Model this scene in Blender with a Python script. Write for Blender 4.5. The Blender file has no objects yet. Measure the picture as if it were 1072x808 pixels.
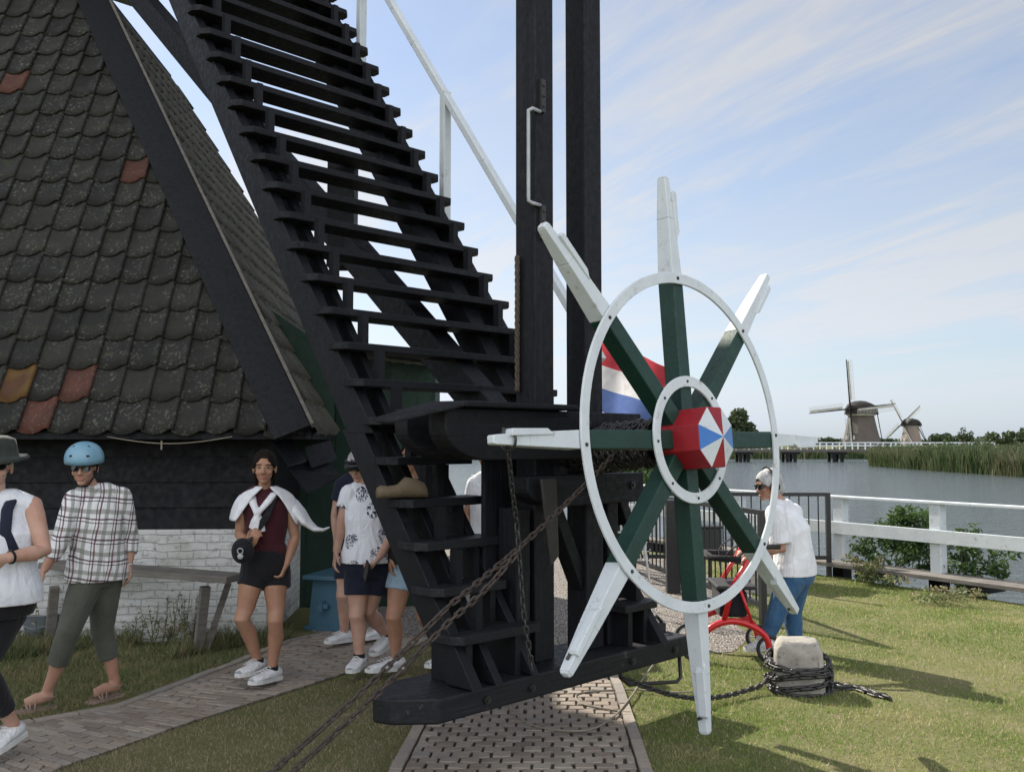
import bpy, bmesh, math, random
import numpy as np
from mathutils import Vector as V, Matrix as M
random.seed(7); rng = np.random.default_rng(7)
S = bpy.context.scene; COL = S.collection
R_ = math.radians
# ------------------------------------------------------------------ camera, sky, sun, exposure
F, CX, CY, PITCH, EYE = 980.0, 536.0, 404.0, R_(3.445), 1.65
cam = bpy.data.cameras.new('camera'); cam.sensor_width = 36; cam.lens = F/1072*36; cam.clip_start = .05; cam.clip_end = 5000
co = bpy.data.objects.new('camera', cam); COL.objects.link(co); co.location = (0, 0, EYE)
co.rotation_euler = (math.pi/2+PITCH, 0, 0); S.camera = co
SUN_EL, SUN_DIR = R_(40), V((-.62, .78, 0)).normalized()
w = bpy.data.worlds.new('World'); S.world = w; w.use_nodes = True
NT = w.node_tree; NT.nodes.clear(); N = NT.nodes.new; LK = NT.links.new
out = N('ShaderNodeOutputWorld'); bg = N('ShaderNodeBackground'); bg.inputs[1].default_value = .09
sky = N('ShaderNodeTexSky'); sky.sky_type = 'NISHITA'; sky.sun_disc = False; sky.sun_elevation = SUN_EL
sky.sun_rotation = math.atan2(SUN_DIR.x, SUN_DIR.y); sky.air_density = 1.0; sky.dust_density = .35; sky.ozone_density = 3.0
tc = N('ShaderNodeTexCoord'); sp = N('ShaderNodeSeparateXYZ'); LK(tc.outputs['Generated'], sp.inputs[0])
def wm(op, a, b=None):
    n = N('ShaderNodeMath'); n.operation = op
    for i, x in enumerate((a, b)):
        if x is None: continue
        if isinstance(x, (int, float)): n.inputs[i].default_value = x
        else: LK(x, n.inputs[i])
    return n.outputs[0]
zz = wm('ADD', wm('MAXIMUM', sp.outputs[2], 0.0), .12)
cb = N('ShaderNodeCombineXYZ'); LK(wm('DIVIDE', sp.outputs[0], zz), cb.inputs[0]); LK(wm('DIVIDE', sp.outputs[1], zz), cb.inputs[1])
def cloud(scale, rot, stretch, seed, lo, hi, det=9, dist=1.0):
    m0 = N('ShaderNodeMapping'); LK(cb.outputs[0], m0.inputs[0]); m0.inputs['Rotation'].default_value = (0, 0, rot)
    mp = N('ShaderNodeMapping'); LK(m0.outputs[0], mp.inputs[0])
    mp.inputs['Scale'].default_value = stretch; mp.inputs['Location'].default_value = (seed, seed*.7, 0)
    n = N('ShaderNodeTexNoise'); n.inputs['Scale'].default_value = scale; n.inputs['Detail'].default_value = det
    n.inputs['Roughness'].default_value = .6; n.inputs['Distortion'].default_value = dist; LK(mp.outputs[0], n.inputs[0])
    r = N('ShaderNodeMapRange'); r.inputs[1].default_value = lo; r.inputs[2].default_value = hi; LK(n.outputs[0], r.inputs[0])
    r.interpolation_type = 'SMOOTHSTEP'
    return r.outputs[0]
big = cloud(.75, R_(-118), (.5, 1.0, 1), 3.1, .34, .58, 5, .5)
wisp = cloud(1.3, R_(-122), (.35, 1.5, 1), 11.3, .38, .64, 12, 1.6)
fine = cloud(5.0, R_(-112), (.3, 1.8, 1), 5.7, .3, .8, 10, 1.4)
fac = wm('MULTIPLY', big, wm('ADD', wm('MULTIPLY', wisp, .65), .35))
fac = wm('MINIMUM', wm('ADD', wm('MULTIPLY', fac, 1.0), wm('MULTIPLY', wm('MULTIPLY', fine, wisp), .50)), .92)
back_fill = N('ShaderNodeMapRange'); LK(sp.outputs[1], back_fill.inputs[0]); back_fill.inputs[1].default_value = -.05; back_fill.inputs[2].default_value = -.55; back_fill.interpolation_type = 'SMOOTHSTEP'  # mask of an unseen bright cloud bank, added behind the camera as fill
fac = wm('ADD', wm('MULTIPLY', fac, .70), .28)
fac = wm('MAXIMUM', fac, wm('MULTIPLY', back_fill.outputs[0], .92))
# cloud brightness follows the sky around it (clouds scatter the sun's glow)
mx = N('ShaderNodeMix'); mx.data_type = 'RGBA'; mx.inputs[0].default_value = 1
bw = N('ShaderNodeRGBToBW'); LK(sky.outputs[0], bw.inputs[0])
cl = N('ShaderNodeCombineColor')
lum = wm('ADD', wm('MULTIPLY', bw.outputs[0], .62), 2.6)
lum = wm('MULTIPLY', lum, wm('ADD', wm('MULTIPLY', back_fill.outputs[0], 2.4), 1.0))  # boost behind the camera only, added to lift the shaded front faces
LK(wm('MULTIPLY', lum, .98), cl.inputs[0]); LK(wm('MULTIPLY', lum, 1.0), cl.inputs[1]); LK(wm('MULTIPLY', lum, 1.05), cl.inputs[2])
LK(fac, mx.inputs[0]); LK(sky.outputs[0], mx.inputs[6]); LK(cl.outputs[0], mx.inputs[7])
hz_m = N('ShaderNodeMix'); hz_m.data_type = 'RGBA'
hf = wm('MULTIPLY', wm('POWER', 2.718, wm('MULTIPLY', wm('MAXIMUM', sp.outputs[2], 0.0), -7.0)), .85)
hc_ = N('ShaderNodeCombineColor'); l2 = wm('ADD', wm('MULTIPLY', bw.outputs[0], .30), 2.3)
LK(wm('MULTIPLY', l2, .82), hc_.inputs[0]); LK(wm('MULTIPLY', l2, .95), hc_.inputs[1]); LK(wm('MULTIPLY', l2, 1.10), hc_.inputs[2])
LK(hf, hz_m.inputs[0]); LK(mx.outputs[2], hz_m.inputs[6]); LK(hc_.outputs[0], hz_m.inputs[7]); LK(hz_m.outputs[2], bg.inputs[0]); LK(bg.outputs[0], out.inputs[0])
sl = bpy.data.lights.new('sun', 'SUN'); sl.energy = 5.0; sl.angle = R_(.53); sl.color = (1, .93, .82)
so = bpy.data.objects.new('sun', sl); COL.objects.link(so)
sd = V((SUN_DIR.x*math.cos(SUN_EL), SUN_DIR.y*math.cos(SUN_EL), math.sin(SUN_EL)))
so.rotation_euler = sd.to_track_quat('Z', 'Y').to_euler(); so.location = sd*60
S.view_settings.view_transform = 'Standard'; S.view_settings.look = 'None'; S.view_settings.exposure = .8; S.view_settings.gamma = 1
S.render.engine = 'CYCLES'
# ------------------------------------------------------------------ measuring helpers (photo pixel + real distance -> place)
def ray(px, py):
    x = (px-CX)/F; v = (CY-py)/F
    return V((x, math.cos(PITCH)-v*math.sin(PITCH), math.sin(PITCH)+v*math.cos(PITCH)))
def at(px, py, D):
    r = ray(px, py); return V((0, 0, EYE))+r*(D/r.y)
def gz(px, py, z=0.):
    r = ray(px, py); return V((0, 0, EYE))+r*((z-EYE)/r.z)
def proj(p):
    x, y, z = p[0], p[1], p[2]-EYE; c, s = math.cos(PITCH), math.sin(PITCH); d = y*c+z*s
    return CX+F*x/d, CY-F*(z*c-y*s)/d
# ------------------------------------------------------------------ scene helpers
def tag(o, label=None, cat=None, group=None, kind=None):
    if label: o['label'] = label
    if cat: o['category'] = cat
    if group: o['group'] = group
    if kind: o['kind'] = kind
    return o
def thing(name, loc, label, cat, group=None):
    o = bpy.data.objects.new(name, None); COL.objects.link(o); o.location = loc; o.empty_display_size = .2
    return tag(o, label, cat, group)
def wloc(o):
    p = V(o.location)
    while o.parent: o = o.parent; p += V(o.location)
    return p
class MB:
    def __init__(s): s.v = []; s.f = []; s.c = []; s.col = None
    def add(s, vs, fs):
        k = len(s.v); s.v += [tuple(p) for p in vs]; s.f += [tuple(i+k for i in f) for f in fs]
        s.c += [s.col if s.col is not None else .5]*len(fs); return s
    def prism(s, pts, vec):
        n = len(pts); vec = V(vec); a = [V(p) for p in pts]; b = [p+vec for p in a]
        nn = V((0, 0, 0))
        for i in range(n): nn += a[i].cross(a[(i+1) % n])
        side = [(i, (i+1) % n, n+(i+1) % n, n+i) for i in range(n)]; c0 = tuple(reversed(range(n))); c1 = tuple(range(n, 2*n))
        if nn.dot(vec) < 0:
            side = [tuple(reversed(q)) for q in side]; c0 = tuple(reversed(c0)); c1 = tuple(reversed(c1))
        return s.add(a+b, side+[c0, c1])
    def box(s, c, d, m=None):
        x, y, z = d[0]/2, d[1]/2, d[2]/2; p = [V((a*x, b*y, e*z)) for e in (-1, 1) for a, b in ((-1, -1), (1, -1), (1, 1), (-1, 1))]
        if m is not None: p = [m @ q for q in p]
        c = V(c)
        return s.add([q+c for q in p], [(3, 2, 1, 0), (4, 5, 6, 7), (0, 1, 5, 4), (1, 2, 6, 5), (2, 3, 7, 6), (3, 0, 4, 7)])
    def bar(s, p0, p1, w, h, side=None, w1=None, h1=None):
        p0, p1 = V(p0), V(p1); ax = (p1-p0).normalized(); sd = V(side) if side is not None else ax.cross(V((0, 0, 1)))
        if sd.length < 1e-4: sd = V((1, 0, 0))
        sd = (sd-ax*sd.dot(ax)).normalized(); up = sd.cross(ax); w1 = w if w1 is None else w1; h1 = h if h1 is None else h1
        a = [p0+sd*i*w/2+up*j*h/2 for i, j in ((-1, -1), (1, -1), (1, 1), (-1, 1))]; b = [p1+sd*i*w1/2+up*j*h1/2 for i, j in ((-1, -1), (1, -1), (1, 1), (-1, 1))]
        return s.add(a+b, [(0, 1, 2, 3), (7, 6, 5, 4), (4, 5, 1, 0), (5, 6, 2, 1), (6, 7, 3, 2), (7, 4, 0, 3)])
    def tube(s, pts, r, n=10, cap=True, ell=None, xdir=None):
        pts = [V(p) for p in pts]; r = r if hasattr(r, '__len__') else [r]*len(pts); vs = []; prev = None
        for i, p in enumerate(pts):
            a = (pts[min(i+1, len(pts)-1)]-pts[max(i-1, 0)]).normalized()
            if prev is None:
                u = V(xdir) if xdir is not None else (V((0, 0, 1)) if abs(a.z) < .9 else V((1, 0, 0)))
            else: u = prev
            u = (u-a*u.dot(a)).normalized(); prev = u; q = a.cross(u)
            rr = r[i]; ra, rb = rr if hasattr(rr, '__len__') else (rr, rr*(ell or 1))
            for k in range(n):
                t = 2*math.pi*k/n; vs.append(p+u*math.cos(t)*ra+q*math.sin(t)*rb)
        fs = [(i*n+k, i*n+(k+1) % n, (i+1)*n+(k+1) % n, (i+1)*n+k) for i in range(len(pts)-1) for k in range(n)]
        if cap: fs += [tuple(reversed(range(n))), tuple(range((len(pts)-1)*n, len(pts)*n))]
        return s.add(vs, fs)
    def ball(s, c, r, n=14, m=6, rot=None):
        r = r if hasattr(r, '__len__') else (r, r, r); c = V(c); vs = []; 
        m = max(m, n//2)
        for i in range(1, m):
            ph = math.pi*i/m
            for k in range(n):
                t = 2*math.pi*k/n; q = V((r[0]*math.sin(ph)*math.cos(t), r[1]*math.sin(ph)*math.sin(t), r[2]*math.cos(ph)))
                vs.append(c+(rot @ q if rot else q))
        tz = V((0, 0, r[2])); vs.append(c+(rot @ tz if rot else tz)); vs.append(c-(rot @ tz if rot else tz)); T_ = len(vs)-2
        fs = [(i*n+k, (i+1)*n+k, (i+1)*n+(k+1) % n, i*n+(k+1) % n) for i in range(m-2) for k in range(n)]
        fs += [(T_, k, (k+1) % n) for k in range(n)]+[(T_+1, (m-2)*n+(k+1) % n, (m-2)*n+k) for k in range(n)]
        return s.add(vs, fs)
    def build(s, name, mat, parent=None, origin=None, smooth=False, bevel=0, **kw):
        me = bpy.data.meshes.new(name); off = wloc(parent) if parent else (V(origin) if origin is not None else V((0, 0, 0)))
        arr = np.array(s.v, dtype=np.float64)-np.array(off)
        me.from_pydata(arr.tolist(), [], s.f); me.materials.append(mat)
        if any(c != .5 for c in s.c):
            at_ = me.attributes.new('tint', 'FLOAT', 'FACE'); at_.data.foreach_set('value', np.array(s.c, dtype=np.float32))
        if smooth: me.polygons.foreach_set('use_smooth', [True]*len(me.polygons))
        o = bpy.data.objects.new(name, me); COL.objects.link(o)
        if parent: o.parent = parent
        else: o.location = off
        if bevel:
            b = o.modifiers.new('bevel', 'BEVEL'); b.width = bevel; b.segments = 2; b.limit_method = 'ANGLE'; b.angle_limit = R_(40)
        if smooth and smooth != True: pass
        return tag(o, **kw)
def copy_tree(o, parent=None):
    c = o.copy(); COL.objects.link(c)
    if parent: c.parent = parent
    for ch in list(o.children): copy_tree(ch, c)
    return c
def fast_mesh(name, verts, nper, mat, tint=None, **kw):
    """verts (n,nper,3): separate little faces"""
    n = len(verts); me = bpy.data.meshes.new(name); me.vertices.add(n*nper); me.vertices.foreach_set('co', verts.reshape(-1).astype(np.float32))
    me.loops.add(n*nper); me.loops.foreach_set('vertex_index', np.arange(n*nper, dtype=np.int32)); me.polygons.add(n)
    me.polygons.foreach_set('loop_start', np.arange(0, n*nper, nper, dtype=np.int32)); me.polygons.foreach_set('loop_total', np.full(n, nper, dtype=np.int32))
    me.update(calc_edges=True); me.materials.append(mat)
    if tint is not None:
        a = me.attributes.new('tint', 'FLOAT', 'FACE'); a.data.foreach_set('value', tint.astype(np.float32))
    me.validate(); o = bpy.data.objects.new(name, me); parent = kw.pop('parent', None)
    COL.objects.link(o)
    if parent: o.parent = parent; o.location = -wloc(parent)
    return tag(o, **kw)
# ------------------------------------------------------------------ materials
def rgb(c): return (c[0], c[1], c[2], 1)
class MT:
    def __init__(s, name, rough=.6, metal=0, spec=.5):
        s.m = bpy.data.materials.new(name); s.m.use_nodes = True; s.t = s.m.node_tree; s.p = s.t.nodes['Principled BSDF']
        s.p.inputs['Roughness'].default_value = rough; s.p.inputs['Metallic'].default_value = metal
        s.p.inputs['Specular IOR Level'].default_value = spec
        g = s.n('ShaderNodeNewGeometry'); s.pos = g.outputs['Position']
        t = s.n('ShaderNodeTexCoord'); s.obj = t.outputs['Object']
    def n(s, k, **kw):
        x = s.t.nodes.new(k)
        for a, b in kw.items(): setattr(x, a, b)
        return x
    def l(s, a, b): s.t.links.new(a, b)
    def map(s, vec, scale=(1, 1, 1), rot=(0, 0, 0)):
        m = s.n('ShaderNodeMapping'); s.l(vec, m.inputs[0]); m.inputs['Scale'].default_value = scale; m.inputs['Rotation'].default_value = rot; return m.outputs[0]
    def noise(s, vec, scale, det=6, rough=.55, dist=0):
        x = s.n('ShaderNodeTexNoise'); s.l(vec, x.inputs[0]); x.inputs['Scale'].default_value = scale; x.inputs['Detail'].default_value = det
        x.inputs['Roughness'].default_value = rough; x.inputs['Distortion'].default_value = dist; return x.outputs[0]
    def voro(s, vec, scale, feat='F1', outp=0, rnd=1):
        x = s.n('ShaderNodeTexVoronoi'); x.feature = feat; s.l(vec, x.inputs[0]); x.inputs['Scale'].default_value = scale; x.inputs['Randomness'].default_value = rnd; return x.outputs[outp]
    def ramp(s, f, st):
        x = s.n('ShaderNodeValToRGB'); s.l(f, x.inputs[0]); e = x.color_ramp.elements
        while len(e) < len(st): e.new(.5)
        for i, (p, c) in enumerate(st): e[i].position = p; e[i].color = rgb(c) if hasattr(c, '__len__') else (c, c, c, 1)
        return x.outputs[0]
    def mix(s, f, a, b, mode='MIX'):
        x = s.n('ShaderNodeMix'); x.data_type = 'RGBA'; x.blend_type = mode
        for sock, val in ((0, f), (6, a), (7, b)):
            if isinstance(val, (int, float)): x.inputs[sock].default_value = val
            elif isinstance(val, (tuple, list)): x.inputs[sock].default_value = rgb(val)
            else: s.l(val, x.inputs[sock])
        return x.outputs[2]
    def math(s, op, a, b=0):
        x = s.n('ShaderNodeMath'); x.operation = op
        for i, q in enumerate((a, b)):
            if isinstance(q, (int, float)): x.inputs[i].default_value = q
            else: s.l(q, x.inputs[i])
        return x.outputs[0]
    def rng(s, f, a, b, c=0, d=1):
        x = s.n('ShaderNodeMapRange'); s.l(f, x.inputs[0])
        for i, q in enumerate((a, b, c, d)): x.inputs[i+1].default_value = q
        return x.outputs[0]
    def attr(s, nm='tint'): x = s.n('ShaderNodeAttribute'); x.attribute_name = nm; return x.outputs['Fac']
    def color(s, c):
        if hasattr(c, 'is_linked') or not isinstance(c, (tuple, list)): s.l(c, s.p.inputs['Base Color'])
        else: s.p.inputs['Base Color'].default_value = rgb(c)
        return s
    def bump(s, h, st=.3, dist=.01):
        b = s.n('ShaderNodeBump'); b.inputs['Strength'].default_value = st; b.inputs['Distance'].default_value = dist; s.l(h, b.inputs['Height']); s.l(b.outputs[0], s.p.inputs['Normal']); return s
    def rough(s, f): s.l(f, s.p.inputs['Roughness']); return s
def paint(name, c, c2=None, rough=.5, sc=6, st=.25, spec=.5, dirt=None, dirt_amt=.5, grain=None, thr=.61, grot=0, crack=0):
    m = MT(name, rough, 0, spec); c2 = c2 or tuple(x*.75 for x in c)
    v = m.obj if grain is None else m.map(m.obj, grain); n1 = m.noise(v, sc, 8, .6); n2 = m.noise(m.obj, sc*9, 5)
    col = m.mix(m.rng(n1, .3, .7), c, c2)
    if dirt is not None:
        d = m.noise(m.obj, sc*2.3, 12, .72); col = m.mix(m.rng(d, thr, thr+.09, 0, dirt_amt), col, dirt)
    hh = m.math('ADD', n1, m.math('MULTIPLY', n2, .5))
    if crack:
        gv = m.map(m.map(m.obj, (1, 1, 1), (0, 0, grot)), grain); gn = m.noise(gv, 26, 6, .65, .3); hh = m.math('ADD', hh, m.math('MULTIPLY', gn, 1.6)); ck_ = m.rng(m.noise(gv, 9, 8, .75, .2), .60, .66); hh = m.math('SUBTRACT', hh, m.math('MULTIPLY', ck_, crack)); col = m.mix(m.math('MULTIPLY', m.rng(gn, .55, .75), .45), col, tuple(x*3.2+.004 for x in c))
    m.color(col); m.bump(hh, st, .006); m.rough(m.rng(n2, .3, .7, rough*.8, min(1, rough*1.25))); return m.m
BLACK = paint('black_tarred_wood', (.0060, .0064, .0095), (.004, .0043, .006), .58, 3, .5, .28, (.035, .033, .031), .35)
BLACKV = paint('black_upright_timber', (.0060, .0064, .0095), (.004, .0043, .006), .6, 3, .7, .28, (.035, .033, .031), .35, grain=(1, 1, .05), crack=1.2)
BLACKT = paint('black_cross_timber', (.0060, .0064, .0095), (.004, .0043, .006), .6, 3, .7, .28, (.035, .033, .031), .35, grain=(.05, 1, 1), grot=-math.pi/4, crack=1.2)
BLACKB = paint('black_boards', (.006, .0065, .0095), (.0035, .004, .0055), .65, 2, .4, .25)
BEAMTOP = paint('worn_black_beam', (.0105, .011, .0135), (.007, .0075, .0095), .6, 4, .6, .3, (.11, .105, .10), .55, grain=(.05, 1, 1), grot=-math.pi/4, crack=1.2)
WHITE = paint('white_paint', (.60, .64, .66), (.52, .56, .58), .5, 6, .5, .4, (.24, .21, .18), .6, thr=.585)
RINGW = paint('ring_white_paint', (.62, .66, .68), (.53, .57, .59), .5, 9, .3, .4, (.28, .19, .14), .6, thr=.585)
GREEN = paint('dark_green_paint', (.011, .045, .032), (.007, .030, .022), .48, 4, .5, .4, (.05, .07, .06), .4)
RED = paint('red_paint', (.30, .010, .018), (.22, .008, .014), .45, 7, .4, .4, (.12, .02, .02), .6)
BLUE = paint('blue_paint', (.03, .16, .48), (.025, .14, .42), .35, 5, .1)
IRON = paint('dark_iron', (.022, .020, .019), (.012, .011, .011), .45, 20, .4, .6, (.07, .045, .032), .6)
IRON2 = paint('black_railing_paint', (.012, .013, .015), None, .4, 10, .1)
RUST = paint('rusty_iron', (.055, .038, .03), (.03, .024, .02), .7, 20, .5)
GREYM = paint('grey_metal', (.40, .42, .43), None, .4, 10, .1)
ZINC = paint('zinc', (.20, .23, .25), (.15, .17, .19), .45, 8, .2)
GREENB = paint('green_boards', (.008, .032, .018), (.006, .024, .014), .6, 2, .3, .4)
BENCHB = paint('blue_bench_paint', (.055, .14, .20), (.045, .115, .165), .45, 4, .2)
TIMBER = paint('weathered_timber', (.19, .175, .155), (.11, .10, .09), .85, 5, .8, .3, (.06, .055, .05), .7, grain=(1, 1, 6))
STONE = paint('pale_stone', (.40, .375, .33), (.22, .205, .18), .9, 9, 1.0, .3, (.10, .10, .08), .8, thr=.55)
REDF = paint('red_frame', (.55, .012, .016), None, .25, 5, .05)
RUBBER = paint('black_rubber', (.015, .015, .016), None, .7, 5, .1)
CORD = paint('cord', (.25, .22, .17), None, .8, 40, .3)
ROPE = paint('rope', (.10, .075, .05), (.05, .04, .03), .9, 60, 1)
CLOGM = paint('clog_wood', (.13, .095, .055), (.085, .062, .038), .8, 8, .5)
def m_tiles(nm, base, lo, rough=.62):
    m = MT(nm, rough, 0, .2); t = m.attr(); n1 = m.noise(m.obj, 5, 8); n2 = m.noise(m.obj, 34, 8, .7); n3 = m.noise(m.obj, 90, 3)
    g = m.mix(m.rng(t, 0, .9), lo, base); g = m.mix(m.math('MULTIPLY', m.rng(n1, .4, .75), .5), g, tuple(x*1.25 for x in base))
    g = m.mix(m.math('MULTIPLY', m.rng(n2, .54, .64), m.rng(n1, .40, .54)), g, (.11, .115, .095))           # grey lichen
    g = m.mix(m.math('MULTIPLY', m.rng(m.noise(m.obj, 11, 6), .6, .68), .6), g, (.035, .042, .02))        # moss
    o = m.mix(m.rng(n1, .35, .6), (.095, .038, .026), (.065, .029, .022)); o = m.mix(m.math('MULTIPLY', m.rng(n2, .55, .65), .6), o, (.16, .12, .10))
    y = m.mix(m.rng(n1, .45, .6), (.11, .062, .02), (.08, .038, .02))
    g = m.mix(m.math('GREATER_THAN', t, 1.5), g, o); g = m.mix(m.math('GREATER_THAN', t, 2.5), g, y)
    m.color(g); m.bump(m.math('ADD', n2, n3), .5, .006); return m.m
TILE = m_tiles('pantile_clay', (.029, .028, .024), (.016, .0155, .0145))
TILEB = m_tiles('pantile_weathered', (.070, .064, .048), (.038, .035, .028))
def m_whitebrick():
    m = MT('whitewashed_brick', .85, 0, .3)
    bt = m.n('ShaderNodeTexBrick'); mp = m.n('ShaderNodeMapping'); 
    # use x for front walls, y for side walls: x+y works for both as the walls are axis aligned
    s = m.n('ShaderNodeSeparateXYZ'); m.l(m.obj, s.inputs[0]); c = m.n('ShaderNodeCombineXYZ'); m.l(m.math('ADD', s.outputs[0], s.outputs[1]), c.inputs[0]); m.l(s.outputs[2], c.inputs[1])
    nn = m.noise(m.obj, 3, 6); wob = m.n('ShaderNodeVectorMath'); wob.operation = 'ADD'; m.l(c.outputs[0], wob.inputs[0])
    k = m.n('ShaderNodeVectorMath'); k.operation = 'SCALE'; m.l(m.noise(m.obj, 4, 3), k.inputs[0]); k.inputs['Scale'].default_value = .06; m.l(k.outputs[0], wob.inputs[1])
    m.l(wob.outputs[0], bt.inputs[0]); bt.inputs['Scale'].default_value = 1; bt.inputs['Brick Width'].default_value = .22; bt.inputs['Row Height'].default_value = .065
    bt.inputs['Mortar Size'].default_value = .006; bt.inputs['Mortar Smooth'].default_value = .9
    n2 = m.noise(m.obj, 22, 10, .7); n1 = m.noise(m.map(m.obj, (1, 1, 2.5)), 5, 10, .7)
    g = m.mix(m.rng(n1, .3, .7), (.62, .63, .62), (.47, .48, .46)); g = m.mix(m.rng(n2, .54, .64, 0, .8), g, (.24, .22, .19)); g = m.mix(m.rng(m.noise(m.map(m.obj, (1, 1, 3)), 2.2, 8, .7), .50, .68, 0, .55), g, (.30, .29, .25))
    s2 = m.n('ShaderNodeSeparateXYZ'); m.l(m.obj, s2.inputs[0])
    low = m.math('MULTIPLY', m.rng(s2.outputs[2], .30, .0), m.rng(n1, .35, .6)); g = m.mix(m.math('MULTIPLY', low, .7), g, (.16, .17, .12))
    g = m.mix(m.math('MULTIPLY', bt.outputs[1], .12), g, (.3, .3, .28)); m.color(g)
    m.bump(m.math('ADD', m.math('MULTIPLY', bt.outputs[1], -.9), m.math('ADD', n1, n2)), .8, .012); return m.m
WBRICK = m_whitebrick()
def m_ground():
    m = MT('turf_soil', .95, 0, .2); n1 = m.noise(m.pos, .7, 6); n2 = m.noise(m.pos, 7, 10, .7); n3 = m.noise(m.pos, 45, 6, .7)
    g = m.mix(m.rng(n1, .4, .65), (.15, .165, .06), (.21, .195, .09)); g = m.mix(m.rng(n2, .5, .68), g, (.25, .21, .13)); g = m.mix(m.rng(n3, .5, .7, 0, .6), g, (.09, .095, .04))
    m.color(g); m.bump(m.math('ADD', n2, n3), 1, .03); return m.m
GROUND = m_ground()
def m_gravel():
    m = MT('gravel_stones', .85, 0, .4); v = m.voro(m.pos, 62); c = m.voro(m.pos, 62, 'F1', 1)
    bw_ = m.n('ShaderNodeRGBToBW'); m.l(c, bw_.inputs[0]); g = m.ramp(bw_.outputs[0], [(.1, (.18, .155, .135)), (.45, (.36, .32, .28)), (.75, (.48, .44, .40)), (1, (.62, .60, .56))])
    g = m.mix(m.rng(v, .35, .75), g, (.05, .042, .035)); g = m.mix(m.rng(m.noise(m.pos, 2, 5), .45, .7, 0, .35), g, (.16, .13, .10))
    m.color(g); m.bump(m.math('SUBTRACT', 1, v), 1, .02); return m.m
GRAVEL = m_gravel()
def m_bricks():
    m = MT('paving_brick', .85, 0, .35); t = m.attr(); n = m.noise(m.pos, 30, 8, .7)
    g = m.ramp(t, [(0, (.18, .145, .12)), (.4, (.25, .205, .165)), (.75, (.31, .265, .22)), (1, (.22, .20, .18))])
    g = m.mix(m.rng(n, .45, .7, 0, .6), g, (.17, .15, .13)); g = m.mix(m.rng(m.noise(m.pos, 1.6, 5), .5, .7, 0, .4), g, (.33, .30, .25))
    m.color(g); m.bump(n, .6, .006); return m.m
BRICK = m_bricks()
SANDJ = paint('joint_sand', (.07, .06, .045), (.035, .032, .025), .95, 20, .8)
def m_foliage(nm, a, b, dry=None, trans=.35, rough=.55, patch=None):
    m = MT(nm, rough, 0, .35); t = m.attr(); g = m.mix(m.rng(t, 0, 1), a, b)
    if dry:
        g = m.mix(m.math('MULTIPLY', m.math('GREATER_THAN', t, patch[1] if patch else .75), 1), g, dry)
        if patch: g = m.mix(m.math('MULTIPLY', m.rng(m.noise(m.pos, patch[0], 5, .6), .5, .68), .7), g, dry)
    m.color(g); tr = m.n('ShaderNodeBsdfTranslucent'); m.l(g, tr.inputs[0]); mx_ = m.n('ShaderNodeMixShader'); mx_.inputs[0].default_value = trans
    m.l(m.p.outputs[0], mx_.inputs[1]); m.l(tr.outputs[0], mx_.inputs[2]); m.l(mx_.outputs[0], m.t.nodes['Material Output'].inputs[0]); return m.m
GRASSM = m_foliage('grass_blades', (.115, .195, .035), (.245, .30, .078), (.50, .43, .24), .45, .5, (1.1, .86))
DRYM = m_foliage('dry_turf', (.13, .14, .06), (.23, .20, .115), (.36, .30, .20), .4, .6, (1.7, .5))
LEAFM = m_foliage('shrub_leaves', (.030, .070, .018), (.085, .14, .035), None, .4)
WEEDM = m_foliage('weeds', (.07, .11, .035), (.15, .18, .07), (.28, .23, .13), .3, .6, (3, .7))
REEDM = m_foliage('reeds', (.035, .062, .022), (.088, .118, .045), (.12, .11, .06), .3, .6, (.12, .93))
FARM = m_foliage('far_leaves', (.030, .052, .026), (.075, .098, .045), None, .2)
BARK = paint('bark', (.08, .065, .05), None, .9, 10, .8)
def m_water():
    m = MT('canal_water', .10, 0, .6); m.color((.07, .085, .09)); m.p.inputs['IOR'].default_value = 1.33
    s_ = m.map(m.pos, (.45, 1.5, 1), (0, 0, .12)); n1 = m.noise(s_, 1.5, 5, .65, .5); n2 = m.noise(m.map(m.pos, (.5, 1.3, 1), (0, 0, -.2)), 4.5, 4, .6, .4); n3 = m.noise(m.pos, .25, 3)
    m.bump(m.math('ADD', m.math('ADD', m.math('MULTIPLY', n1, 1.0), m.math('MULTIPLY', n2, .45)), m.math('MULTIPLY', n3, .4)), 1, .16); return m.m
WATER = m_water()
# ------------------------------------------------------------------ setting: ground, water, paths
BD = V((-.545, .84, 0)).normalized()            # direction of the canal bank (away)
BP = V((4.02, 11.55, 0))                        # a point of the bank edge
def bank(k, off=0):                              # k metres towards the camera along the bank, off to the land side
    p = BP-BD*k; q = V((-BD.y, BD.x, 0)); return p+q*off
b0, b1 = bank(14), bank(-160)
gm = MB(); nland = [(b0.x, b0.y, 0), (b0.x, -60, 0), (-400, -60, 0), (-400, 400, 0), (b1.x, b1.y+2, 0), (b1.x, b1.y, 0)]
gm.add([V(p) for p in nland], [tuple(reversed(range(6)))])
gm.add([b0, b1, b1+V((.5, .3, -1.6)), b0+V((.5, .3, -1.6))], [(0, 1, 2, 3)])
gm.build('ground', GROUND, None, kind='structure')
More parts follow.
